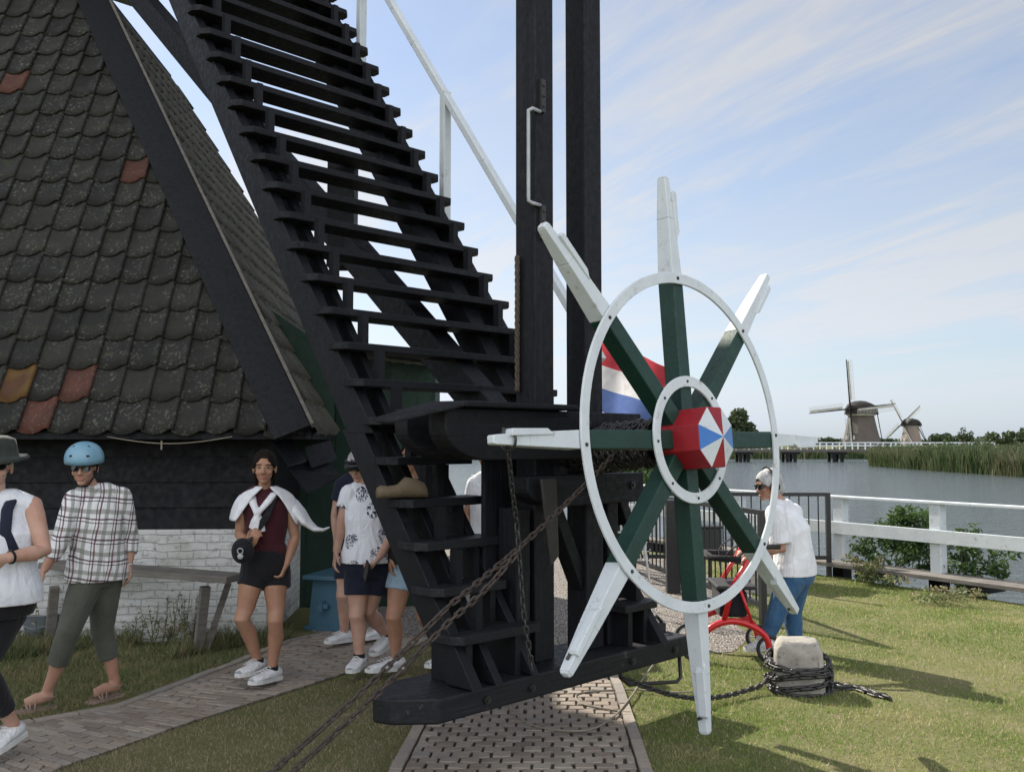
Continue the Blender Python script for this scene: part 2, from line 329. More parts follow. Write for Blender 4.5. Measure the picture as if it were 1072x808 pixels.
# far banks: left bank beyond the bridge, right bank with the reeds, far polder
fm = MB(); Z = -.35
poly = [(34.4, 20), (34.4, 60), (35.2, 88), (38, 95.5), (60, 102), (62, 130), (20, 132), (-40, 128), (-90, 140), (-1500, 600), (-1500, 3500), (2500, 3500), (2500, 20)]
fm.prism([V((x, y, Z)) for x, y in poly], (0, 0, -1.5)); fm.build('far_bank', GROUND, None, kind='structure')
wmesh = MB(); wmesh.add([V((-1500, -20, -.6)), V((2500, -20, -.6)), V((2500, 3500, -.6)), V((-1500, 3500, -.6))], [(0, 1, 2, 3)]); wmesh.build('canal_water', WATER, None, kind='structure')
grav = [(-1.9, 9.6), (-1.75, 8.3), (-1.45, 7.85), (-.9, 7.75), (-.2, 7.7), (.3, 7.1), (.9, 7.0), (1.25, 7.35), (1.75, 7.5), (2.05, 8.1), (2.0, 9.2), (2.6, 10.2), (2.3, 13.2), (1.2, 15.0), (-1.8, 15.2)]
g_ = MB(); g_.add([V((x, y, .004)) for x, y in grav], [tuple(range(len(grav)))]); g_.build('gravel_yard', GRAVEL, None, kind='structure')
# the two brick paths
def lerp(a, b, t): return a+(b-a)*t
Lp_up = [gz(-60, 800), gz(0, 765), gz(125, 743), gz(240, 700), gz(308, 672), gz(350, 664)]; Lp_lo = [gz(20, 835), gz(62, 806), gz(200, 757), gz(330, 716), gz(410, 690), gz(452, 668)]
Cp_l = [V((-.60, 2.2, 0)), V((-.56, 4.6, 0)), V((-.50, 5.6, 0)), V((-.46, 7.6, 0))]; Cp_r = [V((.56, 2.2, 0)), V((.63, 4.6, 0)), V((.68, 6.4, 0)), V((.66, 7.6, 0))]
def resamp(P, n):
    d = [0]
    for a, b in zip(P, P[1:]): d.append(d[-1]+(b-a).length)
    o = []
    for i in range(n):
        s = d[-1]*i/(n-1); k = max(j for j in range(len(d)-1) if d[j] <= s+1e-9); o.append(lerp(P[k], P[k+1], (s-d[k])/(d[k+1]-d[k])))
    return o
def brick_path(name, PL, PR, blen, bwid, z=.004, kerb=True):
    L_ = sum((b-a).length for a, b in zip(PL, PL[1:])); n = int(L_/bwid); A = resamp(PL, n); B = resamp(PR, n)
    base = MB(); base.add([p+V((0, 0, z)) for p in A]+[p+V((0, 0, z)) for p in B], [(i, n+i, n+i+1, i+1) for i in range(n-1)])
    root = base.build(name, SANDJ, None, kind='structure')
    m = MB()
    for i in range(n-1):
        wd = (B[i]-A[i]).length; k = max(1, round(wd/blen)); o = (i % 2)*.5
        sag = .0
        for j in range(-1, k+1):
            t0 = (j+o)/k; t1 = (j+1+o)/k; t0 = max(t0, 0); t1 = min(t1, 1)
            if t1-t0 < .15/k: continue
            g = .0035/wd*1; g2 = .045+.05*random.random(); h = .014+.006*random.random()
            q = [lerp(A[i], B[i], t0+g*2), lerp(A[i], B[i], t1-g*2-(.009/wd if random.random() < .3 else 0)), lerp(A[i+1], B[i+1], t1-g*2-(.009/wd if random.random() < .2 else 0)), lerp(A[i+1], B[i+1], t0+g*2)]
            a, b, c, d = q; q = [lerp(a, d, g2), lerp(b, c, g2*random.uniform(.6, 1.3)), lerp(b, c, 1-g2), lerp(a, d, 1-g2)]
            tlt = [random.uniform(-.003, .003) for _ in q]; m.col = random.random()
            bot = [p+V((0, 0, 0)) for p in q]; c_ = sum(q, V((0, 0, 0)))/4
            mid = [p+V((0, 0, h-.004+e)) for p, e in zip(q, tlt)]; top = [lerp(p, c_, .07)+V((0, 0, h+e)) for p, e in zip(q, tlt)]
            m.add(bot+mid+top, [(i_, (i_+1) % 4, 4+(i_+1) % 4, 4+i_) for i_ in range(4)]+[(4+i_, 4+(i_+1) % 4, 8+(i_+1) % 4, 8+i_) for i_ in range(4)]+[(8, 9, 10, 11)])
    if kerb:
        for P, sgn in ((PL, -1), (PR, 1))[:(1 if name == 'brick_path' else 2)]:
            Lk = sum((b-a).length for a, b in zip(P, P[1:])); nk = int(Lk/.22); Q = resamp(P, nk)
            for a, b in zip(Q, Q[1:]):
                d = (b-a).normalized(); s_ = V((-d.y, d.x, 0))*-sgn; m.col = .7+.3*random.random(); h = .022+.006*random.random()
                m.prism([a+d*.004+s_*.004, b-d*.004+s_*.004, b-d*.004+s_*.064, a+d*.004+s_*.064], (0, 0, h))
    o = m.build('bricks', BRICK, None); o.parent = root
    return root
brick_path('brick_path', Lp_up, Lp_lo, .20, .052, .008)
brick_path('brick_walk', Cp_l, Cp_r, .105, .085, .004)
# grass blades
def inpoly(x, y, P):
    r = np.zeros(len(x), bool); n = len(P)
    for i in range(n):
        x0, y0 = P[i][0], P[i][1]; x1, y1 = P[(i+1) % n][0], P[(i+1) % n][1]
        c = ((y0 > y) != (y1 > y)) & (x < (x1-x0)*(y-y0)/((y1-y0) if y1 != y0 else 1e-9)+x0); r ^= c
    return r
def blades(n, x0, x1, y0, y1, hmin, hmax, wid, name, mat, label, keep, densf=None):
    x = rng.uniform(x0, x1, n); u = rng.uniform(0, 1, n); y = y0+(y1-y0)*u**1.5; k = keep(x, y); x, y = x[k], y[k]; n = len(x)
    h = rng.uniform(hmin, hmax, n)*(0.75+.5*np.sin(x*3.1+1.3*np.sin(y*2.3))**2*np.cos(y*2.7)**2); a = rng.uniform(0, 2*math.pi, n); wd = wid*(.6+.8*rng.random(n))*(.6+y*.09)
    lx = rng.normal(0, .5, n)*h; ly = rng.normal(0, .5, n)*h; dx, dy = np.cos(a)*wd, np.sin(a)*wd
    v = np.zeros((n, 3, 3)); v[:, 0] = np.stack([x-dx, y-dy, x*0], 1); v[:, 1] = np.stack([x+dx, y+dy, x*0], 1); v[:, 2] = np.stack([x+lx, y+ly, h], 1)
    return fast_mesh(name, v, 3, mat, rng.random(n), label=label, cat='grass', kind='stuff')
LP = [(p.x, p.y) for p in Lp_up]+[(p.x, p.y) for p in reversed(Lp_lo)]; CP = [(p.x-.06, p.y) for p in Cp_l]+[(p.x+.06, p.y) for p in reversed(Cp_r)]
bankn = np.array([-BD.y, BD.x])
def onland(x, y): return ((x-BP.x)*(BD.y)*-1+(y-BP.y)*BD.x*1 > .03)
nv = V((-BD.y, BD.x, 0))
def onland(x, y): return (x-BP.x)*nv.x+(y-BP.y)*nv.y > .03
def keep_g(x, y):
    return onland(x, y) & ~inpoly(x, y, grav) & ~inpoly(x, y, LP) & ~inpoly(x, y, CP) & ~((x < -1.98) & (y > 8.0))
blades(360000, .55, 6.6, 3.6, 12.5, .012, .034, .0022, 'lawn_grass', GRASSM, 'short sunlit lawn grass by the canal bank', lambda x, y: keep_g(x, y) & (rng.random(len(x)) < .62+.38*np.sin(x*2.1+np.sin(y*1.3)*1.5+.6)*np.cos(y*1.7-x*.6)+.2*np.sin(x*7+y*5)))
blades(95000, -3.2, .2, 3.4, 7.8, .010, .030, .0020, 'verge_grass', DRYM, 'shaded worn grass between the two brick paths', lambda x, y: keep_g(x, y) & (inpoly(x, y, [(-4.5, 3), (.2, 3), (.2, 8), (-1.0, 8), (-.9, 7.1), (-1.6, 6.0), (-2.4, 4.8), (-3.1, 3.9)])))
blades(90000, -5.5, -1.3, 5.0, 8.05, .015, .05, .0024, 'wall_verge_grass', WEEDM, 'rough grass strip along the white brick plinth', lambda x, y: keep_g(x, y) & (rng.random(len(x)) < .35+.65*(y-5)/3) & inpoly(x, y, [(-6, 4.7), (-3.0, 5.4), (-1.3, 8.05), (-6, 8.05)]))
blades(26000, -5.5, -1.9, 7.2, 8.05, .05, .20, .0035, 'tall_wall_grass', WEEDM, 'tall straw-coloured grass tufts growing against the white plinth', lambda x, y: keep_g(x, y) & (y > 7.45+.25*np.sin(x*5.3)) & (np.sin(x*7.1)+np.sin(x*3.3+1) > -.6))
# ------------------------------------------------------------------ windmill tower (tiled pyramid on a whitewashed plinth)
YT = R_(3.2); e = V((math.cos(YT), math.sin(YT), 0)); g = V((-math.sin(YT), math.cos(YT), 0)); C0 = V((-1.607, 7.5, 0)); H = 3.9; UT = 2.78; EZ = 1.755; PHI = math.atan(1.757)
def W(a, d, z): return C0-e*a+g*d+V((0, 0, z))
mill = thing('windmill', W(H, H, 0), 'old windmill with tiled pyramid roof, black boards and whitewashed plinth', 'windmill')
BI = .46                                            # wall stands back from the eave
m = MB()
def ringwall(m, ins, z0, z1, th):
    A, B = ins, 2*H-ins
    m.prism([W(A, A, z0), W(B, A, z0), W(B, A+th, z0), W(A, A+th, z0)], (0, 0, z1-z0)); m.prism([W(A, B-th, z0), W(B, B-th, z0), W(B, B, z0), W(A, B, z0)], (0, 0, z1-z0))
    m.prism([W(A, A+th, z0), W(A+th, A+th, z0), W(A+th, B-th, z0), W(A, B-th, z0)], (0, 0, z1-z0)); m.prism([W(B-th, A+th, z0), W(B, A+th, z0), W(B, B-th, z0), W(B-th, B-th, z0)], (0, 0, z1-z0))
ringwall(m, BI-.05, 0, .93, .3); m.build('plinth', WBRICK, mill, bevel=.015)
cb_ = MB(); 
for i in range(5):                                  # overlapping weatherboards, front and sides
    z0 = .90+i*.21; 
    for (p, q, nrm) in ((W(BI, BI, 0), W(2*H-BI, BI, 0), -g), (W(BI, BI, 0), W(BI, 2*H-BI, 0), e), (W(2*H-BI, BI, 0), W(2*H-BI, 2*H-BI, 0), -e)):
        d = (q-p).normalized(); ax = nrm
        prof = [(0.0, 0), (.045, 0), (.018, .235), (0, .235)]; zo = V((0, 0, z0))
        cb_.prism([p+ax*a+V((0, 0, z0+b)) for a, b in prof], q-p)
for (p) in (W(BI, BI, 0),): cb_.box(p+V((.0, 0, 1.4))+g*-.03+e*.03, (.10, .10, .98))
cb_.build('weatherboards', BLACKB, mill)
# roof deck
rf = MB(); zt = EZ+UT*math.tan(PHI)
for k in range(4):
    cs = [(0, 0), (2*H, 0), (2*H, 2*H), (0, 2*H)]; a, b = cs[k], cs[(k+1) % 4]; tp = [(UT, UT), (2*H-UT, UT), (2*H-UT, 2*H-UT), (UT, 2*H-UT)]; c, d = tp[(k+1) % 4], tp[k]
    if k == 3: # right face: leave the notch of the porch dormer in its lower part
        uu = .62; z1 = EZ+uu*math.tan(PHI)
        rf.prism([W(0, .02, EZ-.03), W(0, 1.30, EZ-.03), W(uu, 1.30, z1-.03), W(uu, uu, z1-.03)], (0, 0, -.05))
        rf.prism([W(uu, uu, z1-.03), W(uu, 2*H-uu, z1-.03), W(UT, 2*H-UT, zt-.03), W(UT, UT, zt-.03)], (0, 0, -.05)); continue
    rf.prism([W(*a, EZ-.03), W(*b, EZ-.03), W(*c, zt-.03), W(*d, zt-.03)], (0, 0, -.05))
rf.build('roof_deck', BLACKB, mill)
def tiles(name, origin, ax, back, mat, width, special=(), lim=None, TW=.240, RL=.305, seed=1, hipin=-.02, edge=.05):
    rr = random.Random(seed); m = MB(); cosp, sinp = math.cos(PHI), math.sin(PHI); sl_ = back*cosp+V((0, 0, sinp)); nr = (back*-sinp+V((0, 0, cosp)))
    rows = int(UT/cosp/RL); prof = [(-.02, -.004), (.07, -.007), (.2, -.014), (.36, -.017), (.52, -.015), (.66, -.008), (.78, .003), (.88, .017), (.95, .024), (1.01, .024), (1.06, .014), (1.065, .0)]
    cent = []
    for i in range(-0, rows):
        L = i*RL-.03; u = max(L*cosp, 0); n0 = int(u/TW)-1; n1 = int((width-u)/TW)+1
        for j in range(n0, n1+1):
            xa = j*TW; xc = xa+TW/2
            if xc < u+hipin or xc > width-u-hipin: continue
            if lim and lim(xc, i): continue
            b = origin+ax*xa+sl_*(L+rr.uniform(-.012, .010)-(.03 if rr.random() < .02 else 0)); tilt = rr.uniform(-.006, .006); col = rr.random()
            c3 = b+ax*TW/2+sl_*RL/2; cent.append((c3, len(m.c), i)); m.col = col*.9
            lo = []; hi = []; lw = []; md = []
            for (s, h) in prof:
                s2 = s*TW; k = (s-.5)*tilt*2; sagg = -.034*math.sin(math.pi*min(1, max(0, (s+.05)/.92)))  # lower edge hangs in a curve
                def cx(y, s2=s2): uu = max(L+y, 0)*cosp; return min(max(xa+s2, uu+edge), width-uu-edge)-xa
                lo.append(b+ax*cx(sagg*.8)+sl_*(sagg*.8)+nr*(h+.034+k)); lw.append(b+ax*cx(sagg*.8)+sl_*(sagg*.8+.002)+nr*(h+.018+k)); md.append(b+ax*cx(RL*.5)+sl_*RL*.5+nr*(h+.024+k)); hi.append(b+ax*cx(RL)+sl_*(RL+.04)+nr*(h+.008+k))
            n = len(prof)
            m.add(lo+md+hi+lw, [(q, q+1, n+q+1, n+q) for q in range(n-1)]+[(n+q, n+q+1, 2*n+q+1, 2*n+q) for q in range(n-1)]+[(3*n+q, 3*n+q+1, q+1, q) for q in range(n-1)])
    nf = 3*(len(prof)-1)
    for px, py, val in special:
        best = min(cent, key=lambda c: (proj(c[0])[0]-px)**2+(proj(c[0])[1]-py)**2)
        for q in range(nf): m.c[best[1]+q] = val
    return m.build(name, mat, mill, smooth=True)
tiles('roof_tiles', W(2*H, 0, EZ), e, g, TILE, 2*H, [(132, 184, 2), (8, 86, 2), (33, 405, 3), (88, 405, 2), (52, 440, 2)])
tiles('roof_tiles', W(0, 0, EZ), g, -e, TILEB, 2*H, lim=lambda x, i: (x > 1.42 and i < 4), seed=3, TW=.22, RL=.285, hipin=-.05, edge=.03)
for o_ in [o for o in mill.children if o.name.startswith('roof_tiles')]: o_.data.materials[0] = o_.data.materials[0]
# hip boards
def hip(corner, dirin, faceax, faceback, nm='hip_board'):
    cosp, sinp = math.cos(PHI), math.sin(PHI); nr = faceback*-sinp+V((0, 0, cosp)); p0 = corner; p1 = corner+dirin*UT+V((0, 0, UT*math.tan(PHI)))
    p0 = p0-(p1-p0).normalized()*.01; hd = (p1-p0).normalized(); inw = nr.cross(hd); inw = inw if inw.dot(faceax) < 0 else -inw
    b = MB(); b.prism([p0+nr*.055, p1+nr*.055, p1+inw*.30+nr*.055, p0+inw*.30+nr*.055], nr*.03); b.build(nm, BLACK, mill, bevel=.004)
    q = MB(); q.prism([p0+nr*.03-inw*.004, p1+nr*.03-inw*.004, p1-inw*.03+nr*.03, p0-inw*.03+nr*.03], nr*.062); q.build('hip_edge_strip', TIMBER, mill)
hip(W(0, 0, EZ), (-e+g), e, g); hip(W(2*H, 0, EZ), (e+g), -e, g)
# short flared boards hanging at the wall corner
for q in (((300, 489, 7.62), (336, 481, 7.9), (358, 500, 7.82), (322, 517, 7.54)), ((318, 470, 7.75), (345, 463, 8.0), (352, 482, 7.95), (326, 490, 7.7)), ((281, 457, 7.58), (300, 457, 7.75), (320, 484, 7.68), (302, 489, 7.52))):
    lb = MB(); P_ = [at(*p) for p in q]; lb.prism(P_, V((.006, .018, .02))); lb.build('flared_board', BLACK, mill, bevel=.003)
# porch of green boards
pg = MB(); P0 = W(BI+.3, 1.55, 0)
def boards(m, p0, p1, z0, z1, bw=.14, th=.03, slope=0):
    d = p1-p0; L = d.length; n = max(1, round(L/bw)); d.normalize(); nn = V((d.y, -d.x, 0))
    for i in range(n):
        a = p0+d*(L*i/n+.0); b = p0+d*(L*(i+1)/n-.0); za = z1+slope*(i/n)
        m.prism([a+V((0, 0, z0)), b+V((0, 0, z0)), b+V((0, 0, za)), a+V((0, 0, za))], nn*(th if i % 2 else th+.008))
pw0 = W(.9, 2.05, 0); pw1 = W(-.9, 2.05, 0)
boards(pg, pw0, pw1, 0.0, 2.60, slope=-.18); pg.build('porch_front', GREENB, mill)
pg = MB(); boards(pg, pw1, W(-.9, 4.3, 0), 0, 2.42); pg.build('porch_side', GREENB, mill)
pg = MB(); ck = MB(); ck.prism([W(.75, 1.34, 1.55), W(.0, 1.34, 1.55), W(.0, 1.34, 2.50), W(.75, 1.34, 3.0)], g*.03); ck.build('porch_cheek', GREENB, mill)
pr = MB(); pr.prism([W(.95, 1.62, 2.68), W(-.95, 1.62, 2.44), W(-.95, 4.4, 2.44), W(.95, 4.4, 2.68)], (0, 0, .05)); pr.build('porch_roof', BLACKB, mill)
# line with a peg under the eave
cl_ = MB(); pts = [W(1.5-i*-.0, 0, 0) for i in range(1)]; pts = [lerp(at(112, 457, 7.40), at(243, 457, 7.42), i/12)-V((0, 0, .055*math.sin(math.pi*i/12))) for i in range(13)]
cl_.tube(pts, .004, 5); cl_.tube([pts[5]+V((.02, 0, .02)), pts[5]+V((.02, 0, -.05))], .007, 6); cl_.build('eave_cord', CORD, mill)
# ------------------------------------------------------------------ tail frame coordinates
Tt = V((.7071, .7071, 0)); Tb = V((-.7071, .7071, 0)); T0 = V((-.342, 4.47, 0)); UP = V((0, 0, 1))
def T(t, b, z=0.): return T0+Tt*t+Tb*b+UP*z
# mill body (out of the frame, above the pyramid): box with gabled roof, casts the real shade
BC = (1.12, 8.3); bh = 1.45
body = MB(); BZ0, BZ1 = 8.0, 11.9
body.prism([T(BC[0]-bh, BC[1]-bh, BZ0), T(BC[0]+bh, BC[1]-bh, BZ0), T(BC[0]+bh, BC[1]+bh+.2, BZ0), T(BC[0]-bh, BC[1]+bh+.2, BZ0)], (0, 0, BZ1-BZ0)); body.build('mill_body', GREENB, mill)
nb0 = MB(); nb0.prism([W(H-.45, H-.45, 6.5), W(H+.45, H-.45, 6.5), W(H+.45, H+.45, 6.5), W(H-.45, H+.45, 6.5)], (0, 0, 1.55)); nb0.prism([W(UT-.05, UT-.05, 6.55), W(2*H-UT+.05, UT-.05, 6.55), W(2*H-UT+.05, 2*H-UT+.05, 6.55), W(UT-.05, 2*H-UT+.05, 6.55)], (0, 0, .06)); nb0.build('neck', BLACKB, mill)
rb = MB(); rb.prism([T(BC[0]-bh-.2, BC[1]-bh-.2, BZ1), T(BC[0]+bh+.2, BC[1]-bh-.2, BZ1), T(BC[0]+.7, BC[1]-bh-.2, BZ1+1.1), T(BC[0], BC[1]-bh-.2, BZ1+1.4), T(BC[0]-.7, BC[1]-bh-.2, BZ1+1.1)], Tb*(2*bh+.6)); rb.build('body_roof', BLACKB, mill)
# ------------------------------------------------------------------ tail stair
st = thing('tail_stair', T(1.0, .3, .45), 'steep black open-tread stair climbing to the windmill', 'stair')
SX, SZ0, DS, DZ, SW = .12, .918, .157, .217, 1.69
B0_ = .18                                             # front edge of tread 0
NTR = 40
def cl01(k): return min(1, max(0, k/4))
def sline(k, off=0): return B0_+DS*k+off-.12*cl01(k)
slope = V((0, 0, 0))+Tb*DS+UP*DZ; slope.normalize(); sn = (Tb*DZ-UP*DS).normalized()   # sn: behind the stair
def atz(p, z): return p+slope*((z-p.z)/slope.z)
def plank_(tt, th, d0, d1, z0, z1, nm):
    a = T(tt, B0_, SZ0-.04); f0, r0 = a+sn*d0, a+sn*d1; m = MB(); m.prism([atz(f0, z0), atz(r0, z0), atz(r0, z1), atz(f0, z1)], Tt*th); return m.build(nm, BLACK, st, bevel=.004)
ZT_ = SZ0+DZ*NTR
for tt in (SX+.05, SX+SW-.12):
    plank_(tt, .065, .055, .215, .462, 1.72, 'stringer'); plank_(tt-.002, .069, -.015, .185, 1.70, ZT_, 'stringer')
rnd = random.Random(5)
def tread(k, t0, t1, depth=.215, cl=True, cr=True):
    z = SZ0+DZ*k; b = sline(k)+rnd.uniform(-.006, .006); th = .044; m = MB(); ch = .045; depth -= .075*cl01(k)
    z += rnd.uniform(-.003, .003)
    P = [(t0+(ch if cl else 0), b), (t1-(ch if cr else 0), b), (t1, b+ch*1.2 if cr else b), (t1, b+depth), (t0, b+depth), (t0, b+(ch*1.2 if cl else 0))]
    if not cl: P.pop()
    if k > 3: e1, e2 = b+.125, b+.215; P = [(t0+ch, b), (t1-ch, b), (t1, b+ch*1.2), (t1, e1), (t1-.06, e1+.03), (t1-.06, e2), (t0+.07, e2), (t0+.07, e1+.03), (t0, e1), (t0, b+ch*1.2)]
    m.prism([T(x, y, z-th) for x, y in P], UP*th); o = m.build('tread', BLACKT if k > 1 else BEAMTOP, st, bevel=.005)
    for tc_ in ((t0+.215, t1-.215) if t1-t0 > 1 else (t0+.20,)):
        s_ = MB(); s_.prism([T(tc_-.022, b+.06, z), T(tc_+.022, b+.06, z), T(tc_+.022, b+.11, z), T(tc_-.022, b+.11, z)], UP*(DZ-th)); s_.build('tread_block', BLACK, o)
for k in range(5, NTR): tread(k, SX, SX+SW)
tread(4, SX, SX+SW)
for k in range(-1, 4):
    tread(k, SX+.02, .72 if k != 0 else .62, cr=False); tread(k, 1.44, SX+SW-.02, cl=False)
# box sides under the lowest steps
for (ta, tb_) in ((SX+.10, SX+.14), (.56, .60), (1.50, 1.54), (SX+SW-.16, SX+SW-.12)):
    s_ = MB(); s_.prism([T(ta, .05, .452), T(ta, .32, .452), T(ta, .32, SZ0-DZ-.044), T(ta, .05, SZ0-DZ-.044)], Tt*(tb_-ta)); s_.build('step_side_panel', BLACK, st, bevel=.003)
for (ta, tb_) in ((.545, .585), (1.52, 1.56)):       # inner risers that carry the short treads
    for k in range(0, 4):
        s_ = MB(); s_.prism([T(ta, sline(k)+.045, SZ0+DZ*(k-1)), T(ta, sline(k)+.10, SZ0+DZ*(k-1)), T(ta, sline(k)+.10, SZ0+DZ*k-.044), T(ta, sline(k)+.045, SZ0+DZ*k-.044)], Tt*(tb_-ta)); s_.build('riser_post', BLACK, st)
# inner stringers
plank_(.33, .05, .06, .21, .462, 1.72, 'inner_stringer'); plank_(.33, .05, .0, .19, 1.70, ZT_, 'inner_stringer'); plank_(.60, .05, .07, .25, .462, 1.70, 'inner_stringer'); plank_(1.42, .13, .0, .19, 1.86, ZT_, 'inner_stringer')
# handrail on the far side
hr = MB(); hoff = .86
def rail_pt(k): return T(SX+1.83, sline(k)+.19, SZ0+DZ*k+hoff)
hr.bar(rail_pt(1.95), rail_pt(NTR-2), .07, .055, Tt); hr.build('handrail', WHITE, st, bevel=.008)
for k in (2.35, 5.75, 12.6, 20.0, 26.9, 33.8):
    p = rail_pt(k); s_ = MB(); s_.bar(p-UP*(hoff+.22)+Tt*.0, p-UP*.03, .075, .06, Tt); s_.build('handrail_post', WHITE, st, bevel=.006)
# ------------------------------------------------------------------ winch frame: tail beam, posts, cross beams, tail pole
fr = thing('winch_frame', T(1.1, .2, .33), 'black timber tail frame with two tall posts carrying the winch', 'timber frame')
def part(m, nm, mat=BLACK, par=fr, bevel=.008, **k): return m.build(nm, mat, par, bevel=bevel, **k)
m = MB(); m.prism([T(0, 0, .33), T(2.06, 0, .33), T(2.06, .40, .33), T(0, .42, .33), T(-.20, .25, .33), T(-.17, .15, .33)], UP*.122); part(m, 'foot_beam', BEAMTOP, bevel=.012)
for t_ in (.30, .62, 1.46, 1.88):
    s_ = MB(); p = T(t_, -.004, .39); s_.tube([p, p-Tb*.016], .019, 10); s_.tube([p-Tb*.016, p-Tb*.024], .010, 8); s_.build('bolt', IRON, fr)
PS = ((.90, .235), (1.33, .235))
for (t_, b_) in PS:
    m = MB(); c = .077; m.prism([T(t_-c, b_-c, .453), T(t_+c, b_-c, .453), T(t_+c, b_+c, .453), T(t_-c, b_+c, .453)], UP*6.3); part(m, 'post', BLACKV)
def rounded_beam(t0, t1, b0, b1, z0, z1, nm):
    h = z1-z0; pr_ = [(t0, z1), (t0, z0+h*.62)]
    for i in range(1, 9):
        a = math.pi/2*i/8; pr_.append((t0+.30*(1-math.cos(a)), z0+h*.62*(1-math.sin(a))))
    pr_ += [(t1, z0), (t1, z1)]
    m = MB(); m.prism([T(x, b0, z) for x, z in pr_], Tb*(b1-b0)); part(m, nm, BLACKT)
rounded_beam(.05, 1.60, .02, .152, 1.56, 1.82, 'cross_beam'); rounded_beam(.62, 1.62, .02, .152, 1.30, 1.47, 'cross_beam')
rounded_beam(.05, 1.60, .318, .42, 1.56, 1.82, 'cross_beam')
for t_, z_ in ((1.10, 1.755), (1.46, 1.755), (.62, 1.70), (1.12, 1.40), (1.50, 1.40), (.80, 1.40)):
    s_ = MB(); p = T(t_, .022, z_); s_.tube([p, p-Tb*.016], .022, 10); s_.tube([p-Tb*.016, p-Tb*.026], .011, 8); s_.build('bolt', IRON, fr)
# deck plank on the cross beams with a sagging left end
m = MB(); m.prism([T(.12, -.05, 1.823), T(.95, -.05, 1.823), T(.95, .12, 1.823), T(.08, .2, 1.823)], UP*.03); part(m, 'deck_plank', BLACKT)
m = MB(); a = T(.12, -.05, 1.823); b_ = T(.08, .2, 1.823); m.prism([a, b_, T(-.26, .17, 1.742), T(-.21, .09, 1.737)], UP*.028); part(m, 'deck_plank', BLACKT)
m = MB(); m.prism([T(.60, .33, .453), T(.88, .33, .453), T(.88, .33, 1.56), T(.60, .33, 1.56)], Tb*.03); part(m, 'back_board', BLACKV)
# short uprights beside the posts and knee braces
for t_ in (.735, 1.50):
    m = MB(); m.prism([T(t_-.05, .16, .453), T(t_+.05, .16, .453), T(t_+.05, .31, .453), T(t_-.05, .31, .453)], UP*.84); part(m, 'short_post', BLACKV)
m = MB(); m.bar(T(1.29, .24, .80), T(1.02, .24, 1.32), .10, .08, Tb); part(m, 'knee_brace')
m = MB(); m.bar(T(1.55, .24, 1.50), T(1.72, .24, 1.15), .09, .07, Tb); part(m, 'knee_brace')
m = MB(); m.prism([T(.66, -.02, 1.46), T(.78, -.02, 1.46), T(.80, -.02, 1.05), T(.74, -.02, 1.0)], -Tb*.02); part(m, 'pawl', IRON)
m = MB(); m.bar(T(1.13, .50, 1.55), T(1.12, 7.0, 7.02), .16, .21, Tt); part(m, 'tail_pole')
kp = T(1.10, 2.42, 0); m = MB(); m.prism([kp+V((-.1, -.1, 2.95)), kp+V((.1, -.1, 2.95)), kp+V((.1, .1, 2.95)), kp+V((-.1, .1, 2.95))], UP*.85); part(m, 'king_post')
# grab handle on the first post
hp0 = at(549, 117, 5.15); pz = T(PS[0][0]-.077, PS[0][1]-.06, 0)
def hz(py): return at(541, py, pz.y).z
m = MB(); b0_ = V((pz.x, pz.y, 0)); off = -Tt*.055-Tb*.02
zt2, zb2 = hz(117), hz(215)
m.tube([b0_+Tt*.03+UP*zt2-Tb*.03, b0_+UP*zt2+off*.7-Tb*.02, b0_+off+UP*(zt2-.012), b0_+off+UP*(zt2-.04), b0_+off+UP*(zb2+.04), b0_+off+UP*(zb2+.012), b0_+UP*zb2+off*.7-Tb*.02, b0_+Tt*.03+UP*zb2-Tb*.03], .0105, 10); m.build('grab_handle', GREYM, fr, smooth=True)
for zc in (hz(100), hz(232)):
    m = MB(); c = b0_+Tt*.05-Tb*.022+UP*zc; m.box(c, (.035, .035, .19), M.Rotation(R_(45), 3, 'Z'))
    for dz in (-.06, 0, .06): m.ball(c+UP*dz-Tb*.02, .009, 8)
    m.build('handle_bracket', IRON, fr)
# rope beside post, hanging iron stirrup under the beam
rp = MB(); c = T(PS[0][0]-.10, PS[0][1]+.04, 0); pts = []
za, zb = at(541, 268, c.y).z, at(541, 410, c.y).z
for ph in (0, 2.1, 4.2): rp.tube([c+V((math.cos(i*.9+ph)*.008, math.sin(i*.9+ph)*.008, lerp(za, zb, i/44))) for i in range(45)], .008, 6)
rp.build('hanging_rope', ROPE, fr, smooth=True)
m = MB(); a = gz(663, 687, .33)+Tb*.15; b_ = T(2.0, .15, .32); m.tube([T(1.55, .15, .33), T(1.55, .15, .25), T(1.60, .13, .205), T(1.98, .05, .17), T(2.02, .05, .19), T(2.02, .06, .34)], .012, 8); m.build('iron_stirrup', IRON, fr, smooth=True)
m = MB(); c = T(2.03, .20, .452); m.tube([c, c+UP*.06, c+UP*.10-Tt*.05, c+UP*.08-Tt*.11], .012, 8); m.box(c+UP*.03, (.05, .05, .05)); m.build('beam_hook', IRON, fr)
